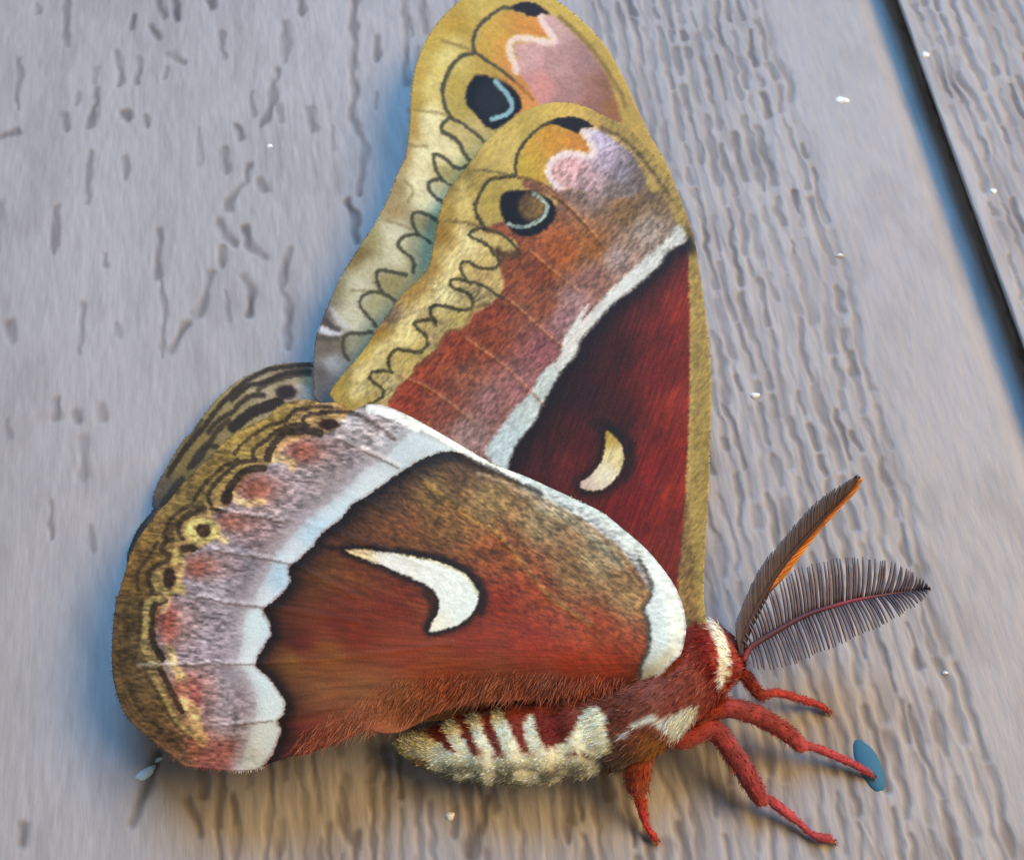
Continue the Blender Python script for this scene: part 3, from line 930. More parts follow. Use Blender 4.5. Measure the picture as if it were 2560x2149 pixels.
# ---- near hindwing
def paint_nhw(p):
    P = p.P
    p.field(cp(('C', 1900, 560, 196, 200, 192), ('C', 1700, 600, 190, 186, 182), ('C', 1500, 540, 182, 168, 160), ('C', 1600, 470, 190, 172, 165), ('C', 1450, 650, 166, 150, 148), ('C', 1300, 800, 172, 154, 148), ('C', 1100, 900, 176, 160, 160),
               ('C', 900, 1100, 172, 142, 140), ('C', 1000, 1000, 178, 158, 152), ('C', 800, 1300, 160, 146, 150), ('C', 700, 1430, 180, 166, 168), ('C', 650, 1600, 170, 155, 156), ('E', 620, 300, 172, 155, 156), ('E', 620, 500, 176, 158, 162),
               ('E', 650, 700, 162, 148, 150), ('E', 720, 850, 172, 156, 156), ('E', 750, 980, 182, 162, 160), ('E', 720, 1120, 176, 110, 104), ('E', 560, 1150, 146, 90, 62), ('E', 620, 1190, 158, 84, 74)))
    p.c *= .94
    # olive margin
    mg = np.concatenate([px('C 1500 300 C 1420 460 1330 540 1100 600 1020 700 900 760 800 880 760 960 660 1020 640 1170 480 1280 470 1450 380 1520 340 1640 E 330 500 380 620 430 760 520 900 600 1040 560 1140 480 1230'),
                         px('S 350 1960 200 1800 200 1300 400 1100 600 900 800 850')])
    p.poly(mg, None, 5, ctrl=cp(('C', 1250, 420, 178, 152, 80), ('C', 1000, 470, 160, 140, 58), ('C', 850, 600, 154, 134, 56), ('C', 650, 750, 150, 130, 54), ('C', 480, 920, 140, 122, 56), ('C', 350, 1080, 150, 126, 56), ('C', 250, 1250, 134, 108, 44), ('C', 180, 1400, 126, 100, 40), ('C', 150, 1600, 106, 88, 42),
                                ('E', 140, 400, 104, 86, 42), ('E', 130, 600, 98, 80, 38), ('E', 200, 800, 112, 92, 46), ('E', 300, 950, 118, 94, 46), ('E', 420, 1080, 112, 82, 44), ('C', 1100, 650, 186, 160, 84), ('C', 900, 950, 198, 164, 96), ('C', 650, 1150, 196, 172, 96), ('C', 450, 1430, 182, 154, 78), ('E', 420, 570, 196, 168, 100), ('E', 540, 960, 206, 164, 96)))
    a, idx = p.poly_a(mg, 5)
    p.c[idx] *= 1 + a[:, None] * np.array([-.02, -.085, .06])
    # rust patches
    for r, x, y, rx, ry, c in (('C', 1180, 645, 100, 68, (164, 74, 46)), ('C', 910, 865, 100, 76, (160, 70, 40)), ('C', 760, 1060, 90, 52, (142, 80, 60)), ('C', 570, 1320, 95, 62, (148, 70, 48)), ('C', 400, 1650, 62, 120, (158, 58, 38)),
                               ('E', 480, 735, 70, 90, (190, 104, 70)), ('E', 560, 790, 40, 110, (186, 92, 88)), ('E', 680, 1130, 140, 70, (176, 84, 76)), ('E', 560, 1060, 60, 50, (196, 110, 70))):
        p.blob(r, x, y, rx * .9, ry * .9, c, .85, .85)
        p.blob(r, x + 60, y - 6, rx * 1.5, ry * 1.2, (172, 118, 106), .95, .5)
    for l, c, wd in (('U 1120 930 1200 930 1300 970 1300 1010', (226, 186, 122), 16), ('U 780 1230 830 1300 920 1320 1050 1300', (224, 184, 120), 12), ('U 1180 870 1250 800 1330 760', (216, 160, 110), 7), ('T 980 230 1010 320 1060 360', (216, 186, 120), 14),
                     ('T 700 540 680 640 650 720 700 800', (216, 180, 112), 10), ('E 395 230 370 290', (222, 180, 126), 14), ('E 400 520 430 600 470 680', (214, 182, 116), 22), ('E 480 830 550 880 560 980 600 1050', (222, 180, 112), 26)):
        p.line(l, c, wd, 8, .8)
    DK = (72, 54, 34)
    for l, wd, a in (('U 1830 520 1700 520 1560 530 1440 550 1390 590 1420 640', 8, .8), ('U 1640 480 1480 480 1330 510 1270 560 1240 600', 8, .75), ('U 1540 710 1460 690 1350 690 1240 700 1170 760 1110 840 1080 930', 18, .9),
                     ('U 1430 645 1300 640 1180 680 1080 760 970 840 950 900 980 950', 9, .8), ('U 1250 605 1100 640 960 720 850 810 790 890', 7, .7), ('U 1050 1015 960 1020 870 1050 800 1120 750 1190 720 1270', 17, .9),
                     ('U 970 950 850 960 760 1020 680 1090 600 1180 560 1270 590 1340', 9, .8), ('U 820 940 700 1000 600 1080 510 1180 440 1290', 8, .65), ('U 580 1370 720 1390', 7, .8), ('U 500 1330 380 1430 250 1530 180 1610', 16, .6),
                     ('T 880 70 800 110 700 160 660 220 650 290 690 340', 10, .75), ('T 740 50 620 130 560 220 530 290 560 340', 9, .7), ('T 600 350 540 370 500 430 560 480 560 520 480 560 400 620 390 700 420 790', 11, .75),
                     ('T 470 370 420 450 370 530 310 600 290 680 300 770', 8, .65), ('T 330 825 500 825 650 830', 4, .7), ('T 530 880 460 900 420 980 410 1080 420 1180 450 1290 510 1390', 15, .9), ('T 330 870 310 980 320 1080 310 1210 360 1330', 11, .45),
                     ('T 230 800 190 950 190 1100 200 1300', 14, .35), ('E 350 630 400 730 450 830 475 880', 13, .8), ('E 260 640 330 760 390 880 450 960 530 1040', 10, .5), ('E 130 660 220 830 320 960 450 1090', 16, .4), ('E 60 500 70 640 110 780 200 930', 8, .3)):
        p.line(l, DK, wd, 4, min(1, a * 1.15))
    for l, wd in (('T 520 860 420 870 370 930 370 1050 360 1150 345 1250 380 1350 460 1440', 13), ('E 290 650 340 730 390 820 430 900 470 960 530 1010', 10), ('T 470 640 440 700 480 770 570 805 690 760', 13), ('T 620 460 660 500 620 540', 14)):
        p.line(l, (186, 160, 92), wd, 6, .8)
    rimd = segdist(p.J, spline(O_NHW[-46:], 4))
    wob = 5 * (fbm(P[:, 0] / 40, P[:, 1] / 40, 19) - .5)
    for d0, wd, a in ((9, 3.5, .35), (21, 3.5, .6), (34, 3.0, .5), (47, 3.0, .4)):
        brk = sm(vn(P[:, 0] / 45, P[:, 1] / 45, int(d0)), .25, .5)
        p.mix(np.exp(-((rimd - d0 + wob * 2) / wd) ** 2) * a * .7 * brk * sm(P[:, 1], 1480, 1580), (70, 52, 30))
    p.blob('T', 860, 265, 155, 110, (204, 182, 104), .2)
    p.blob('T', 870, 265, 66, 66, (76, 50, 34), .25)
    p.blob('T', 740, 420, 80, 36, (76, 54, 34), .3)
    p.blob('T', 570, 680, 56, 95, (68, 46, 34), .25)
    p.blob('U', 1620, 630, 92, 50, (68, 36, 20), .3)
    p.blob('U', 725, 1275, 52, 62, (62, 40, 28), .3)
    # median field
    edge = px('B 1000 870 900 835 820 815 740 830 C 1830 720 1740 780 1640 850 1540 920 1470 960 1400 1050 1310 1110 1240 1200 1160 1280 1100 1330 1110 1400 1080 1460 1000 1530 950 1570 985 1640 1000 1720'
              ' E 995 440 950 510 910 590 920 630 990 690 1040 760 1080 830 1070 900 1035 940 1060 990 1040 1050 1010 1120 960 1190 925 1225')
    fld = np.concatenate([edge, px('S 900 2000 1300 1900 1640 1800 1680 1680 1640 1500 B 1760 1480 1640 1290 1520 1200 1400 1110 1250 1020 1100 930')])
    p.poly(fld, None, 5, ctrl=cp(('B', 720, 900, 120, 90, 55), ('B', 500, 1050, 112, 76, 42), ('B', 750, 1000, 128, 98, 52), ('B', 1000, 1050, 150, 122, 72), ('B', 1250, 1150, 146, 126, 86), ('B', 1500, 1350, 150, 130, 92), ('B', 1650, 1500, 150, 118, 76), ('B', 1400, 1400, 140, 106, 64),
                                 ('B', 800, 1150, 128, 88, 42), ('B', 600, 1200, 122, 74, 34), ('B', 400, 1200, 106, 62, 32), ('B', 1050, 1300, 134, 72, 32), ('B', 1200, 1500, 146, 62, 32), ('B', 1050, 1550, 136, 44, 24), ('B', 400, 1400, 112, 54, 24), ('B', 200, 1380, 116, 66, 28), ('B', 550, 1550, 122, 44, 22),
                                 ('B', 300, 1650, 116, 44, 26), ('E', 1150, 480, 112, 42, 26), ('E', 1100, 590, 148, 92, 34), ('E', 1350, 560, 140, 78, 32), ('E', 1250, 760, 138, 84, 44), ('E', 1500, 420, 132, 46, 24), ('E', 1800, 550, 140, 58, 32), ('E', 1500, 760, 136, 82, 42), ('E', 1750, 800, 142, 88, 56), ('E', 1180, 1080, 138, 50, 46), ('E', 1300, 1040, 142, 58, 44), ('E', 1500, 940, 138, 74, 48),
                                 ('Fz', 600, 170, 140, 50, 34), ('Fz', 900, 200, 150, 50, 38), ('Fz', 1100, 300, 158, 56, 38), ('Fz', 1300, 350, 164, 62, 46), ('Fz', 1250, 150, 150, 66, 34), ('Fz', 400, 400, 146, 66, 36), ('Fz', 700, 420, 140, 74, 54), ('Fz', 1000, 480, 144, 84, 76), ('Fz', 300, 600, 138, 78, 52), ('Fz', 1400, 480, 128, 62, 52)))
    # dark line along the white band
    d = segdist(p.J, spline(edge, 4))
    ins = np.where(inside(p.J, spline(fld, 2, True)), 1.0, 0.0)
    p.mix(np.exp(-(d / 24) ** 2) * .95 * ins, (20, 15, 13))
    p.mix(np.exp(-(d / 62) ** 2) * .45 * ins, (38, 22, 16))
    # white band
    wb = np.concatenate([edge, px('E 800 1225 820 1140 850 1050 890 920 900 800 850 680 790 600 815 480 820 380 C 820 1690 835 1600 880 1530 930 1420 980 1330 1020 1240 1100 1150 1180 1060 1250 1000 1340 930 1420 860 1530 750 1640 690 1760 580 1850 540')])
    p.poly(wb, None, 8, out=-3, ctrl=cp(('C', 1800, 650, 204, 212, 206), ('C', 1550, 830, 216, 222, 214), ('C', 1400, 980, 214, 228, 224), ('C', 1230, 1110, 196, 216, 218), ('C', 1130, 1240, 220, 226, 222), ('C', 1040, 1370, 190, 212, 218), ('C', 960, 1500, 222, 228, 224), ('C', 900, 1650, 218, 232, 224), ('E', 880, 560, 224, 228, 220), ('E', 930, 750, 218, 230, 222), ('E', 980, 880, 222, 232, 222), ('E', 960, 1030, 222, 226, 212), ('E', 900, 1180, 206, 200, 176)))
    p.line('E 790 1225 815 1140 845 1050 885 920 895 800 845 680 785 600 810 480 815 380 C 815 1690 830 1600 875 1530 925 1420 975 1330 1015 1240 1095 1150 1175 1060 1245 1000 1335 930 1415 860 1525 750 1635 690', (192, 182, 180), 10, 30, .75)
    # white costa and base bulb
    p.line('C 1580 400 1720 440 1850 510 B 620 660 720 715 850 790 950 850 1050 902 1180 955 1300 1010', (240, 240, 222), 20, 6, 1)
    p.line('B 1180 960 1300 1020 1420 1080 1540 1150 1640 1240 1730 1340', (190, 200, 190), 34, 14, .85)
    p.line('B 1250 1075 1400 1150 1520 1250 1620 1350', (158, 154, 128), 20, 18, .6)
    p.line('B 1300 1000 1420 1056 1540 1118 1640 1200 1740 1288 1830 1395 1885 1480', (206, 216, 204), 13, 8, .9)
    p.poly('B 1740 1290 1830 1385 1888 1470 1922 1560 1938 1650 G 500 1080 490 1170 465 1245 415 1298 365 1355 318 1405 270 1455 235 1450 215 1400 240 1290 280 1200 275 1060 255 980 300 900 280 800', (220, 231, 222), 6)
    p.line('G 225 1400 245 1290 285 1200 280 1060 255 980 300 900 285 800 230 700', (52, 46, 38), 6, 9, .75)
    # vein and mottled band near the base
    p.line('B 940 920 1060 960 1180 1030 1300 1090', (205, 180, 150), 6, 6, .5)
    p.line('B 880 840 1000 900 1100 950 1250 1020', (40, 32, 26), 6, 8, .7)
    p.line('B 680 950 860 1080 1060 1230 1180 1380 1280 1500 1480 1640', (168, 134, 66), 9, 9, .55)
    p.line('B 250 1390 500 1480 800 1640', (150, 96, 48), 6, 10, .3)
    # comma
    cm = 'B 310 1290 400 1285 520 1300 640 1320 760 1345 850 1385 910 1430 945 1490 940 1550 900 1610 840 1650 760 1672 712 1676 722 1640 750 1590 760 1540 740 1490 690 1450 600 1410 500 1365 400 1330'
    d = segdist(p.J, spline(px(cm), 4, True))
    p.mix(np.exp(-(d / 13) ** 2) * .95, (26, 17, 12))
    p.line('B 200 1275 320 1278 450 1280', (40, 24, 14), 5, 6, .8)
    p.line('B 560 1290 700 1315 830 1350 930 1420 975 1500 960 1590', (30, 18, 12), 13, 12, .75)
    p.line('B 690 1490 730 1560 700 1650', (34, 20, 14), 10, 14, .7)
    p.poly(cm, None, 4, ctrl=cp(('B', 350, 1295, 226, 196, 140), ('B', 560, 1340, 240, 238, 220), ('B', 800, 1440, 234, 240, 226), ('B', 880, 1560, 232, 240, 228), ('B', 740, 1660, 238, 236, 210)))
    p.line('B 560 1306 700 1332 840 1382 905 1432 938 1490', (222, 208, 140), 3, 5, .6)
    # veins across the pale bands
    for l in V_NHW[1:]:
        q = px(l)
        q = q[q[:, 0] < 800]
        p.line(q + [0, 3], (112, 92, 82), 3, 4, .55)
        p.line(q - [0, 5], (228, 214, 204), 5, 5, .45)
    p.line('C 1370 570 1740 745', (120, 96, 80), 3, 4, .6)
    p.line('C 1380 555 1750 725', (236, 220, 208), 7, 5, .6)
    p.line('C 1500 430 1620 500 1720 580', (96, 76, 66), 6, 6, .7)
    p.line('C 1400 470 1500 500 1640 600', (232, 216, 206), 8, 8, .6)
    pale = np.clip(1 - ins, 0, 1)
    wdist = sm(segdist(P, spline(edge, 2)), 60, 110)
    p.speck(.33, 14, 6, 31, .12, pale * (.25 + .75 * wdist))
    p.speck(.32, 12, 5.5, 35, .5, ins * sm(1500 - P[:, 1] + .35 * (P[:, 0] - 1000), -150, 250))
    # hair-like streaks in the rust field run to the wing base
    ang = np.arctan2(P[:, 1] - 1650, P[:, 0] - 1750)
    rr = np.hypot(P[:, 1] - 1650, P[:, 0] - 1750)
    hs = vn(ang * 150, rr / 55, 91) + .6 * vn(ang * 320, rr / 30, 92) - .8
    p.c *= (1 + .20 * hs * ins * (1 - .85 * sm(p.c.min(1), 140, 200)))[:, None]


# ---- far hindwing
def paint_fhw(p):
    p.field(cp(('U', 1400, 200, 170, 150, 112), ('U', 1200, 180, 156, 140, 104), ('U', 1000, 280, 178, 164, 128), ('U', 800, 420, 158, 142, 92), ('U', 600, 560, 150, 132, 82), ('U', 450, 800, 140, 120, 66), ('U', 300, 1000, 136, 116, 62), ('U', 180, 1200, 112, 96, 74), ('U', 100, 1350, 92, 84, 78),
               ('U', 1400, 380, 176, 158, 140), ('S', 900, 1300, 120, 60, 40), ('T', 300, 300, 70, 66, 62)))
    for l, wd, a in (('U 1460 110 1250 125 1050 170 900 250 760 370 640 500 520 660 400 800 300 930 210 1080', 8, .75), ('U 1450 165 1250 180 1060 260 930 290 850 340 770 420', 8, .75), ('U 1440 190 1250 210 1080 270 1000 330', 9, .6),
                     ('U 1040 380 950 380 860 430 780 520 660 590 560 700', 8, .7), ('U 740 600 640 690 560 800 460 900 400 1010', 9, .65), ('U 640 830 560 830 500 920 440 990', 8, .65), ('U 500 600 380 800 240 1000', 7, .5),
                     ('U 1180 440 1060 480 940 530 860 590 780 660', 19, .9), ('U 330 1120 250 1220 180 1320', 14, .6)):
        p.line(l, (58, 46, 34), wd * 1.35, 5, min(1, a * 1.2))
    p.blob('U', 1245, 350, 95, 62, (62, 46, 42), .3)
    p.line('U 1330 290 1400 320 1440 400', (206, 186, 160), 12, 8, .6)
    p.line('T 440 80 340 190 270 300 225 420', (56, 56, 54), 8, 8, .8)
    p.speck(.10, 9, 4, 41, .6)


wings = {}
wings['fhw'] = make_wing('hindwing', O_FHW, h_fhw, paint_fhw, 'far hindwing, only its striped olive rim showing', 2.4)
wings['ffw'] = make_wing('forewing', O_FFW, h_ffw, paint_ffw, 'far forewing with yellow margin and black eyespot, topmost', 2.6)
wings['nfw'] = make_wing('forewing', O_NFW, h_nfw, paint_nfw, 'near forewing with brown eyespot, white stripe and dark red field', 2.2)
wings['nhw'] = make_wing('hindwing', O_NHW, h_nhw, paint_nhw, 'near hindwing with white comma mark and white wavy band', 2.2)


# ------------------------------------------------------------------ tubes (body, legs, antennae)
def tube(path, rad, nseg=12, flat=None, cap=True):
    """ring mesh around a 3-D path; rad = radius or (n,2) radii across / toward the lens"""
    path = np.asarray(path, float)
    n = len(path)
    rad = np.asarray(rad, float)
    if rad.ndim == 1:
        rad = np.stack([rad, rad], 1)
    T = np.gradient(path, axis=0)
    T /= np.linalg.norm(T, axis=1, keepdims=True)
    ref = np.array([0, -1.0, 0])
    B = ref - (T @ ref)[:, None] * T
    B /= np.linalg.norm(B, axis=1, keepdims=True)
    A = np.cross(T, B)
    t = np.linspace(0, 2 * math.pi, nseg, endpoint=False)
    V = path[:, None] + A[:, None] * (np.cos(t)[None, :, None] * rad[:, 0, None, None]) + B[:, None] * (np.sin(t)[None, :, None] * rad[:, 1, None, None])
    N = (A[:, None] * np.cos(t)[None, :, None] + B[:, None] * np.sin(t)[None, :, None]).reshape(-1, 3)
    V = V.reshape(-1, 3)
    Fq = grid_faces(n, nseg, True)
    if cap:
        V = np.concatenate([V, path[:1], path[-1:]])
        N = np.concatenate([N, -T[:1], T[-1:]])
    faces = [tuple(f[::-1]) for f in Fq.tolist()]
    if cap:
        a, b = len(V) - 2, len(V) - 1
        for j in range(nseg):
            k = (j + 1) % nseg
            faces.append((a, j, k)[::-1])
            faces.append((b, (n - 1) * nseg + k, (n - 1) * nseg + j)[::-1])
    return V, faces, N, T


def resample(p, n):
    p = spline(p, 8)
    d = np.concatenate([[0], np.cumsum(np.linalg.norm(np.diff(p, axis=0), axis=1))])
    s = np.linspace(0, d[-1], n)
    return np.stack([np.interp(s, d, p[:, k]) for k in range(p.shape[1])], 1)


def strands(name, roots, dirs, length, width, cols, parent, bend=.25, ref=None):
    """many fine tapered hairs as one mesh"""
    n = len(roots)
    roots, dirs = np.asarray(roots), np.asarray(dirs)
    dirs = dirs / np.linalg.norm(dirs, axis=1, keepdims=True)
    rnd = rng.normal(size=(n, 3))
    side = np.cross(dirs, rnd)
    side /= np.linalg.norm(side, axis=1, keepdims=True)
    side2 = np.cross(dirs, side)
    L = np.broadcast_to(length, (n,))[:, None] * (.6 + .8 * rng.random((n, 1)))
    Wd = np.broadcast_to(width, (n,))[:, None] * (.7 + .6 * rng.random((n, 1)))
    bd = (side2 * bend * rng.normal(size=(n, 1))) * L
    m = roots + dirs * L * .55 + bd * .3
    t = roots + dirs * L + bd
    V = np.stack([roots - side * Wd / 2, roots + side * Wd / 2, m + side * Wd * .4, m - side * Wd * .4, t], 1).reshape(-1, 3)
    i = np.arange(n) * 5
    me_f = np.concatenate([np.stack([i, i + 1, i + 2], 1), np.stack([i, i + 2, i + 3], 1), np.stack([i + 3, i + 2, i + 4], 1)])
    c = np.repeat(np.asarray(cols), 5, axis=0)
    tipk = np.tile(np.array([.8, .8, 1, 1, 1.15]), n)[:, None]
    c = np.concatenate([np.clip(pig(c) * tipk, .004, .9), np.ones((len(c), 1))], 1)
    o = mesh_obj(name, local(V), me_f, M_FUR, parent, True, c)
    tag(o, kind='stuff')
    return o


MM = 1e-3
# ---- body: tail to head, one continuous skin
bp2 = px('Fz 205 752 235 758 300 770 420 782 560 775 720 762 880 745 1040 725 1200 690 1360 640 1500 570 1630 470 1740 370 1820 315 1890 315 1950 330 2000 340 2018 344')
bh = np.array([3.0, 3.1, 3.3, 3.8, 4.2, 4.6, 5.0, 5.3, 5.7, 6.4, 7.0, 7.2, 7.2, 7.2, 7.3, 7.4, 7.4, 7.4])
br = np.array([.12, .6, 1.15, 1.95, 2.7, 3.2, 3.4, 3.4, 3.5, 3.6, 3.5, 3.4, 3.4, 3.6, 2.7, 1.9, 1.2, .2])
b3 = np.array([at([p], h * MM)[0] for p, h in zip(bp2, bh)])
bm = resample(np.concatenate([b3, br[:, None] * MM], 1), 110)
rb = bm[:, 3].copy()
tt = np.linspace(0, 1, len(rb))
rb *= 1 + .035 * np.sin(tt * 2 * math.pi * 13) * (tt < .58)
BV, BF, BN, BT = tube(bm[:, :3], np.clip(rb, .00006, 1), 56)
bn = 1 + .05 * (vn(np.arange(len(BV)) * .37, np.arange(len(BV)) * .11, 3) - .5)


def body_color(W):
    P = proj(W)
    p = Paint(P, 4)
    p.field(cp(('Fz', 250, 740, 190, 190, 140), ('Fz', 450, 680, 128, 44, 34), ('Fz', 700, 680, 120, 42, 34), ('Fz', 900, 560, 150, 52, 40), ('Fz', 1000, 650, 112, 30, 26), ('Fz', 1150, 500, 140, 74, 60), ('Fz', 1350, 600, 116, 62, 52), ('Fz', 1450, 560, 124, 68, 58), ('Fz', 1550, 480, 146, 86, 78),
               ('Fz', 1650, 480, 136, 70, 64), ('Fz', 1750, 420, 150, 76, 66), ('Fz', 1850, 350, 150, 44, 40), ('Fz', 1840, 200, 132, 28, 22), ('Fz', 1980, 320, 160, 50, 44), ('Fz', 1990, 230, 150, 52, 40), ('Fz', 1560, 800, 150, 100, 44), ('Fz', 1700, 700, 130, 40, 40), ('Fz', 1300, 820, 86, 66, 60)))
    CR = (238, 238, 202)
    for q in ('Fz 420 620 490 600 530 690 580 800 520 800 460 720', 'Fz 560 600 620 590 660 700 710 800 640 800 580 690', 'Fz 690 590 740 560 790 680 860 830 770 830 710 690',
              'Fz 865 620 905 600 930 690 970 770 1050 760 1120 690 1180 580 1260 560 1300 680 1310 780 1250 830 1150 800 1000 830 900 800 870 720', 'Fz 200 740 300 700 350 720 440 760 440 800 300 830',
              'Fz 340 800 500 795 700 820 900 810 1100 820 1250 840 1230 960 1000 980 700 980 550 980 400 930'):
        p.poly(q, CR, 5)
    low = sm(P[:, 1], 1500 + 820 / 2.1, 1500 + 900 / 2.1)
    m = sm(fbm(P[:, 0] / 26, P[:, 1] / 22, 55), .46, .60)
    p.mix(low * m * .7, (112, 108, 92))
    for q in ('Fz 1565 640 1640 600 1760 550 1775 590 1740 650 1660 745 1610 700 1560 660', 'Fz 1340 735 1390 690 1480 620 1550 590 1560 640 1480 650 1400 710'):
        p.poly(q, (214, 224, 212), 5)
    p.poly('Fz 1790 20 1850 80 1910 170 1945 260 1950 340 1930 420 1885 460 1880 380 1885 300 1870 230 1830 150 1800 90', (240, 238, 214), 4)
    p.speck(.10, 8, 4, 61, .9)
    return p


bc = body_color(BV)
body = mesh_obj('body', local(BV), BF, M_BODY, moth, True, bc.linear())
tag(body, 'furry dark red body with cream banded abdomen and white collar')

# body fur, coloured like the skin under it, swept toward the tail
nb_ = 26000
k = rng.integers(0, len(BV) - 2, nb_)
keep = (BN[k] @ np.array([0.0, -1.0, -.35])) > -.35
k = k[keep]
roots = BV[k] + rng.normal(size=(len(k), 3)) * .00012
ringi = k // 56
fr = ringi / 110.0
sweep = -BT[ringi]
dirs = sweep * (.9 + .4 * rng.random((len(k), 1))) + BN[k] * (.35 + .35 * rng.random((len(k), 1))) + rng.normal(size=(len(k), 3)) * .22
ln = np.where(fr < .52, .00030, .00065) * np.where(fr > .92, .5, 1.0)
fc = body_color(roots).c * (.78 + .5 * rng.random((len(k), 1)))
pale = (rng.random(len(k)) < .10) & (fr > .5)
fc[pale] = fc[pale] * .5 + np.array([214, 164, 146]) * .5
strands('fur', roots, dirs, ln, .00006, np.clip(fc, 8, 250), body)

# hair on the inner field of the near hindwing, running down over the abdomen
o_, PW, qW, outW = wings['nhw']
hreg = spline(px('E 1150 1090 1400 1030 1650 960 Fz 230 650 400 560 700 510 1000 505 1200 495 1400 480 1420 430 1300 360 1000 350 700 350 400 340 100 400 E 1500 780 1250 900'), 3, True)
lo, hi = hreg.min(0), hreg.max(0)
c = rng.random((15000, 2)) * (hi - lo) + lo
c = c[inside(c, hreg)]
low = spline(px('E 1150 1090 1400 1030 1650 960 Fz 230 650 400 560 700 510 1000 505 1200 495 1400 480'), 3)
c = c[rng.random(len(c)) < np.maximum(sm(segdist(c, hreg, True), 0, 60), segdist(c, low) < 40)]
hp = Paint(c, 2)
paint_nhw(hp)
hh = h_nhw(c) * MM
r3 = at(c, hh + .00002)
tip = c + np.stack([-40 * (.8 + .5 * rng.random(len(c))) + 22 * sm(c[:, 0], 1250, 1550), 60 * np.ones(len(c))], 1) + rng.normal(size=(len(c), 2)) * 14
t3 = at(tip, hh + .00004 + .00014 * rng.random(len(c)))
hc = (hp.c * .55 + np.array([196, 134, 106]) * .45) * (.82 + .45 * rng.random((len(c), 1)))
lit = rng.random(len(c)) < .16
hc[lit] = hc[lit] * .5 + np.array([202, 142, 112]) * .5
strands('fur', r3, t3 - r3, .0005 + .0011 * (1 - sm(segdist(c, low), 5, 70)) * rng.random(len(c)), .00004, np.clip(hc, 8, 250), o_, .12)

# fine fringe along the wing rims
for key, hf, pf, ii in (('nhw', h_nhw, paint_nhw, (205, 430)), ('nfw', h_nfw, paint_nfw, (40, 165)), ('ffw', h_ffw, paint_ffw, (0, 125)), ('fhw', h_fhw, paint_fhw, (0, 125))):
    o_, PW, qW, outW = wings[key]
    rim = outW[:ii[1]]
    rim = rim[ii[0]:]
    seg = np.diff(rim, axis=0)
    ll = np.linalg.norm(seg, axis=1)
    n = int(ll.sum() / 2.2)
    s = np.sort(rng.random(n)) * ll.sum()
    cum = np.concatenate([[0], np.cumsum(ll)])
    c = np.stack([np.interp(s, cum, rim[:, 0]), np.interp(s, cum, rim[:, 1])], 1)
    j = np.clip(np.searchsorted(cum, s) - 1, 0, len(seg) - 1)
    tn = seg[j] / ll[j][:, None]
    nrm = np.stack([tn[:, 1], -tn[:, 0]], 1)
    flip = inside(c + nrm * 6, outW)
    nrm[flip] *= -1
    hp = Paint(c - nrm * 8, 1)
    pf(hp)
    hh = hf(c) * MM
    a3, b3_ = at(c - nrm * 3, hh), at(c + nrm * 8 + rng.normal(size=c.shape) * 2.5, hh - .00005)
    strands('fringe', a3, b3_ - a3, .00030, .00005, np.clip(hp.c * (.8 + .5 * rng.random((n, 1))), 8, 250), o_, .1)


# ---- legs
def leg(spec, label, upper, lower, knee):
    """spec rows: H-pixels x, y, radius (H px), height mm"""
    S = np.array(spec, float)
    p2 = np.stack([1500 + S[:, 0] / 2.625, 1600 + S[:, 1] / 2.625], 1)
    p3 = np.array([at([p], h * MM)[0] for p, h in zip(p2, S[:, 3])])
    scale = np.linalg.norm(at([(1800, 1800)], .003)[0] - at([(1801, 1800)], .003)[0]) / 2.625
    m = resample(np.concatenate([p3, S[:, 2:3] * scale * .82], 1), 46)
    u = np.linspace(0, 1, 46)
    pinch = 1 - .22 * np.clip(np.cos(2 * math.pi * (u - knee) / ((1 - knee) / 4.0)), 0, 1) ** 3 * (u > knee)
    pinch *= 1 + .10 * np.sin(np.clip(u / knee, 0, 1) * math.pi * 1.0) - .05
    V, Fc, N, T = tube(m[:, :3], m[:, 3] * pinch, 16)
    tt = np.concatenate([np.repeat(np.linspace(0, 1, 46), 16), [0, 1]])
    f = sm(tt, knee - .06, knee + .06)[:, None]
    cc = np.array(upper) * (1 - f) + np.array(lower) * f
    cc = cc * (.85 + .35 * vn(tt * 60, np.arange(len(tt)) * .6, 5))[:, None]
    V += N * (.00009 * (vn(tt * 40, np.arange(len(tt)) * .9, 15) - .5))[:, None]
    o = mesh_obj('leg', local(V), Fc, M_BODY, moth, True, np.concatenate([np.clip(pig(cc), .004, .9), np.ones((len(cc), 1))], 1))
    tag(o, label)
    k = rng.integers(0, len(V) - 2, 1800)
    ri = k // 16
    dr = T[ri] * (.8 + .4 * rng.random((len(k), 1))) + N[k] * (.30 + .35 * rng.random((len(k), 1))) + rng.normal(size=(len(k), 3)) * .15
    ln = np.where(tt[k] < knee, .00038, .00020)
    fc = cc[k] * (.75 + .6 * rng.random((len(k), 1)))
    lt = rng.random(len(k)) < .12
    fc[lt] = fc[lt] * .5 + np.array([226, 150, 120]) * .5
    strands('fur', V[k] + T[ri] * rng.normal(size=(len(k), 1)) * .0003 + rng.normal(size=(len(k), 3)) * .00005, dr, ln, .00005, np.clip(fc, 8, 250), o, .15)
    # the small hooked claws
    end, dv = m[-1, :3], m[-1, :3] - m[-4, :3]
    dv /= np.linalg.norm(dv)
    sd = np.cross(dv, [0, -1, 0])
    for sgn in (-1, 1):
        pts = np.array([end - dv * .0002, end + dv * .00025 + sd * sgn * .0002, end + dv * .0004 + sd * sgn * .00026 + np.array([0, .0003, 0])])
        cv, cf, _, _ = tube(spline(pts, 3), np.linspace(.00009, .00002, 7), 6)
        mesh_obj('claw', local(cv), cf, M_BODY, o, True, np.concatenate([np.tile([.05, .02, .02], (len(cv), 1)), np.ones((len(cv), 1))], 1))
    return o


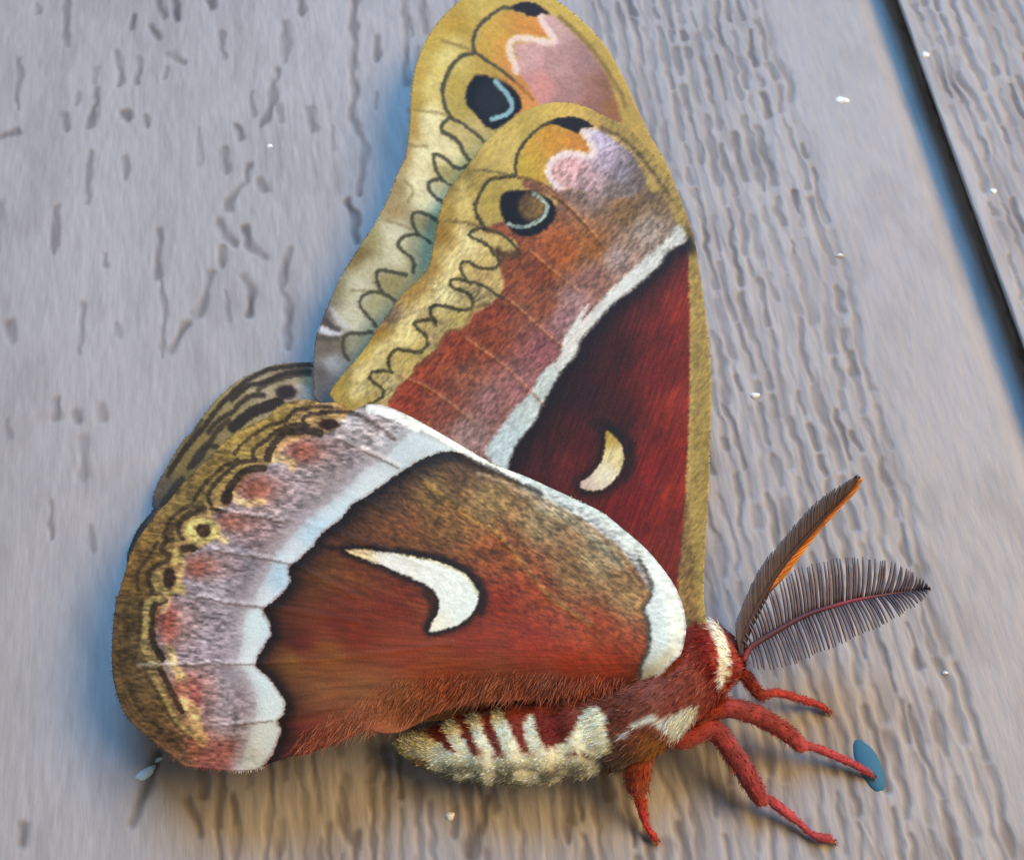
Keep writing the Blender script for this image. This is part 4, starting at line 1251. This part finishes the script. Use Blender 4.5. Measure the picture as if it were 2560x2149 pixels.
RED, PINK, ORG = (146, 54, 52), (176, 66, 76), (152, 66, 46)
leg([(800, 330, 40, 7.2), (880, 220, 40, 7.0), (940, 225, 46, 6.2), (1000, 300, 46, 5.0), (1060, 368, 40, 4.0), (1090, 350, 34, 3.7), (1160, 345, 34, 3.0), (1270, 370, 34, 2.2), (1380, 405, 30, 1.3), (1450, 430, 26, .8), (1500, 468, 20, .3)],
    'short pinkish red foreleg reaching out past the head', RED, PINK, .5)
leg([(560, 520, 60, 6.8), (720, 460, 70, 6.6), (860, 445, 72, 6.2), (1000, 480, 76, 5.4), (1120, 540, 72, 4.6), (1240, 620, 70, 3.6), (1320, 690, 58, 2.9), (1350, 690, 38, 2.5), (1430, 710, 38, 2.1), (1540, 755, 36, 1.6), (1650, 805, 32, 1.1), (1740, 855, 28, .8), (1790, 890, 18, .5)],
    'thick red leg stretched onto the blue spot', RED, PINK, .58)
leg([(400, 600, 60, 7.0), (500, 650, 74, 6.4), (610, 625, 78, 6.1), (710, 575, 78, 6.0), (770, 600, 76, 5.6), (850, 710, 76, 4.6), (940, 840, 80, 3.6), (1010, 960, 76, 2.9), (1065, 1050, 62, 2.3), (1100, 1035, 40, 2.0), (1170, 1090, 46, 1.6), (1250, 1150, 38, 1.2), (1310, 1200, 28, .9), (1380, 1265, 26, .7), (1440, 1290, 34, .7), (1500, 1300, 34, .6), (1530, 1318, 16, .4)],
    'longest red leg, bent, its pink foot planted on bare siding', RED, PINK, .66)
leg([(300, 520, 60, 7.2), (262, 620, 96, 6.6), (250, 760, 104, 5.2), (246, 880, 100, 4.2), (240, 965, 82, 3.5), (258, 1010, 58, 3.1), (272, 1090, 46, 2.4), (292, 1170, 30, 1.6), (308, 1225, 22, 1.1), (340, 1270, 28, .8), (372, 1310, 20, .4)],
    'rust orange hind leg hanging straight down beside the abdomen', ORG, (186, 60, 58), .62)


# ---- antennae
def col_attr(V, c):
    c = np.broadcast_to(np.asarray(c, float), (len(V), 3))
    return np.concatenate([np.clip(lin(c) * ALB, .004, .9), np.ones((len(V), 1))], 1)


def barb(a, m, b, r, c0, c1, parent):
    pts = np.array([(1 - t) ** 2 * a + 2 * t * (1 - t) * m + t * t * b for t in np.linspace(0, 1, 6)])
    V, Fc, N, T = tube(pts, r * np.array([1.15, 1.1, 1, .9, .75, .45]), 4)
    t = np.concatenate([np.repeat(np.linspace(0, 1, 6), 4), [0, 1]])[:, None]
    return mesh_obj('barb', local(V), Fc, M_BARB, parent, True, col_attr(V, np.array(c0) * (1 - t) + np.array(c1) * t))


def gp(s):
    return px('G ' + s)


# spread antenna
rach = resample(gp('835 1290 860 1230 900 1190 1050 1100 1200 1020 1350 970 1500 930 1700 895 1925 864'), 60)
hr = np.linspace(8.6, 10.5, 60)
r3 = np.array([at([p], h * MM)[0] for p, h in zip(rach, hr)])
V, Fc, N, T = tube(r3, np.linspace(.00030, .00007, 60), 8)
tq = np.concatenate([np.repeat(np.linspace(0, 1, 60), 8), [0, 1]])
cc = idw(np.stack([tq * 100, tq * 0], 1), [(0, 0, 150, 50, 50), (15, 0, 84, 52, 54), (40, 0, 92, 52, 56), (62, 0, 150, 56, 66), (78, 0, 112, 62, 48), (100, 0, 130, 80, 40)])
ant = mesh_obj('antenna', local(V), Fc, M_BARB, moth, True, col_attr(V, cc))
tag(ant, 'feathery grey-brown antenna spread flat with reddish midrib')
UT = np.array([(865, 1225, 835, 1165), (930, 1172, 880, 1040), (1000, 1130, 935, 935), (1100, 1075, 1055, 822), (1200, 1020, 1160, 745), (1350, 970, 1330, 700), (1500, 930, 1500, 683), (1650, 903, 1690, 705), (1780, 885, 1815, 762), (1860, 875, 1888, 815), (1915, 866, 1925, 858)], float)
LT = np.array([(865, 1225, 890, 1325), (950, 1160, 1000, 1338), (1050, 1100, 1130, 1302), (1200, 1020, 1275, 1238), (1350, 970, 1425, 1178), (1500, 930, 1585, 1108), (1650, 903, 1735, 1032), (1780, 885, 1845, 958), (1870, 873, 1905, 905), (1915, 866, 1926, 872)], float)
for tab, sgn, nb in ((UT, 1, 58), (LT, -1, 58)):
    xs = np.linspace(tab[0, 0] + 6, tab[-1, 0] - 4, nb)
    for x in xs:
        x = x + random.uniform(-4, 4)
        by, tx, ty = (np.interp(x, tab[:, 0], tab[:, k]) for k in (1, 2, 3))
        tx += random.uniform(-7, 7)
        ty += random.uniform(-8, 8)
        f = (x - 860) / 1060
        hb = np.interp(f, [0, 1], [8.6, 10.5])
        mx_, my_ = (x + tx) / 2 + 16 * (1 if sgn > 0 else .6), (by + ty) / 2 + (6 if sgn > 0 else -6)
        q = [gp(f'{u} {v}')[0] for u, v in ((x, by), (mx_, my_), (tx, ty))]
        a, m, b = (at([z], h * MM)[0] for z, h in zip(q, (hb, hb + .5, hb + .9)))
        g = random.uniform(.88, 1.12)
        barb(a, m, b, .00012, np.array((98, 82, 84)) * g, np.array((110, 96, 98)) * g, ant)

# antenna seen along its edge
rach = resample(gp('820 1260 822 1200 870 1060 960 890 1060 735 1180 590 1330 425 1440 310 1515 212'), 60)
hr = np.linspace(8.8, 12.0, 60)
r3 = np.array([at([p], h * MM)[0] for p, h in zip(rach, hr)])
V, Fc, N, T = tube(r3, np.linspace(.00032, .00010, 60), 8)
tq = np.concatenate([np.repeat(np.linspace(0, 1, 60), 8), [0, 1]])
ant2 = mesh_obj('antenna', local(V), Fc, M_BARB, moth, True, col_attr(V, np.array((70, 46, 40)) * np.ones((len(V), 1))))
tag(ant2, 'narrow antenna seen edge-on, dark with an orange side')
LE = gp('775 1160 800 1050 860 895 905 800 965 700 1055 595 1160 470 1255 365 1380 278 1500 205')
RE = gp('845 1190 880 1090 945 975 1010 850 1085 785 1155 695 1225 600 1310 495 1405 388 1500 288 1532 222')
for E_, dark, dh in ((LE, True, 1.1), (RE, False, -.3)):
    E2 = resample(E_, 86)
    R2 = resample(np.concatenate([rach, hr[:, None]], 1), 86)
    for i in range(84):
        t = min(85, i + 7)
        tip = E2[t] + np.array([random.uniform(-1.5, 1.5), random.uniform(-1.5, 1.5)])
        a = at([R2[i, :2]], R2[i, 2] * MM)[0]
        b = at([tip], (R2[i, 2] + dh) * MM)[0]
        m = at([(R2[i, :2] + tip) / 2 + (np.array([-3, -2]) if dark else np.array([2, 2]))], (R2[i, 2] + dh * .75) * MM)[0]
        g = random.uniform(.85, 1.15)
        if dark:
            barb(a, m, b, .00012, np.array((92, 74, 68)) * g, np.array((88, 80, 80)) * g, ant2)
        else:
            f = sm(np.array([i / 84.0]), .22, .36)[0]
            o1, o2 = np.array((176, 92, 34)), np.array((232, 156, 50))
            d1 = np.array((66, 54, 52))
            barb(a, m, b, .00012, (d1 * (1 - f) + o1 * f) * g, (d1 * (1 - f) + o2 * f) * g, ant2)
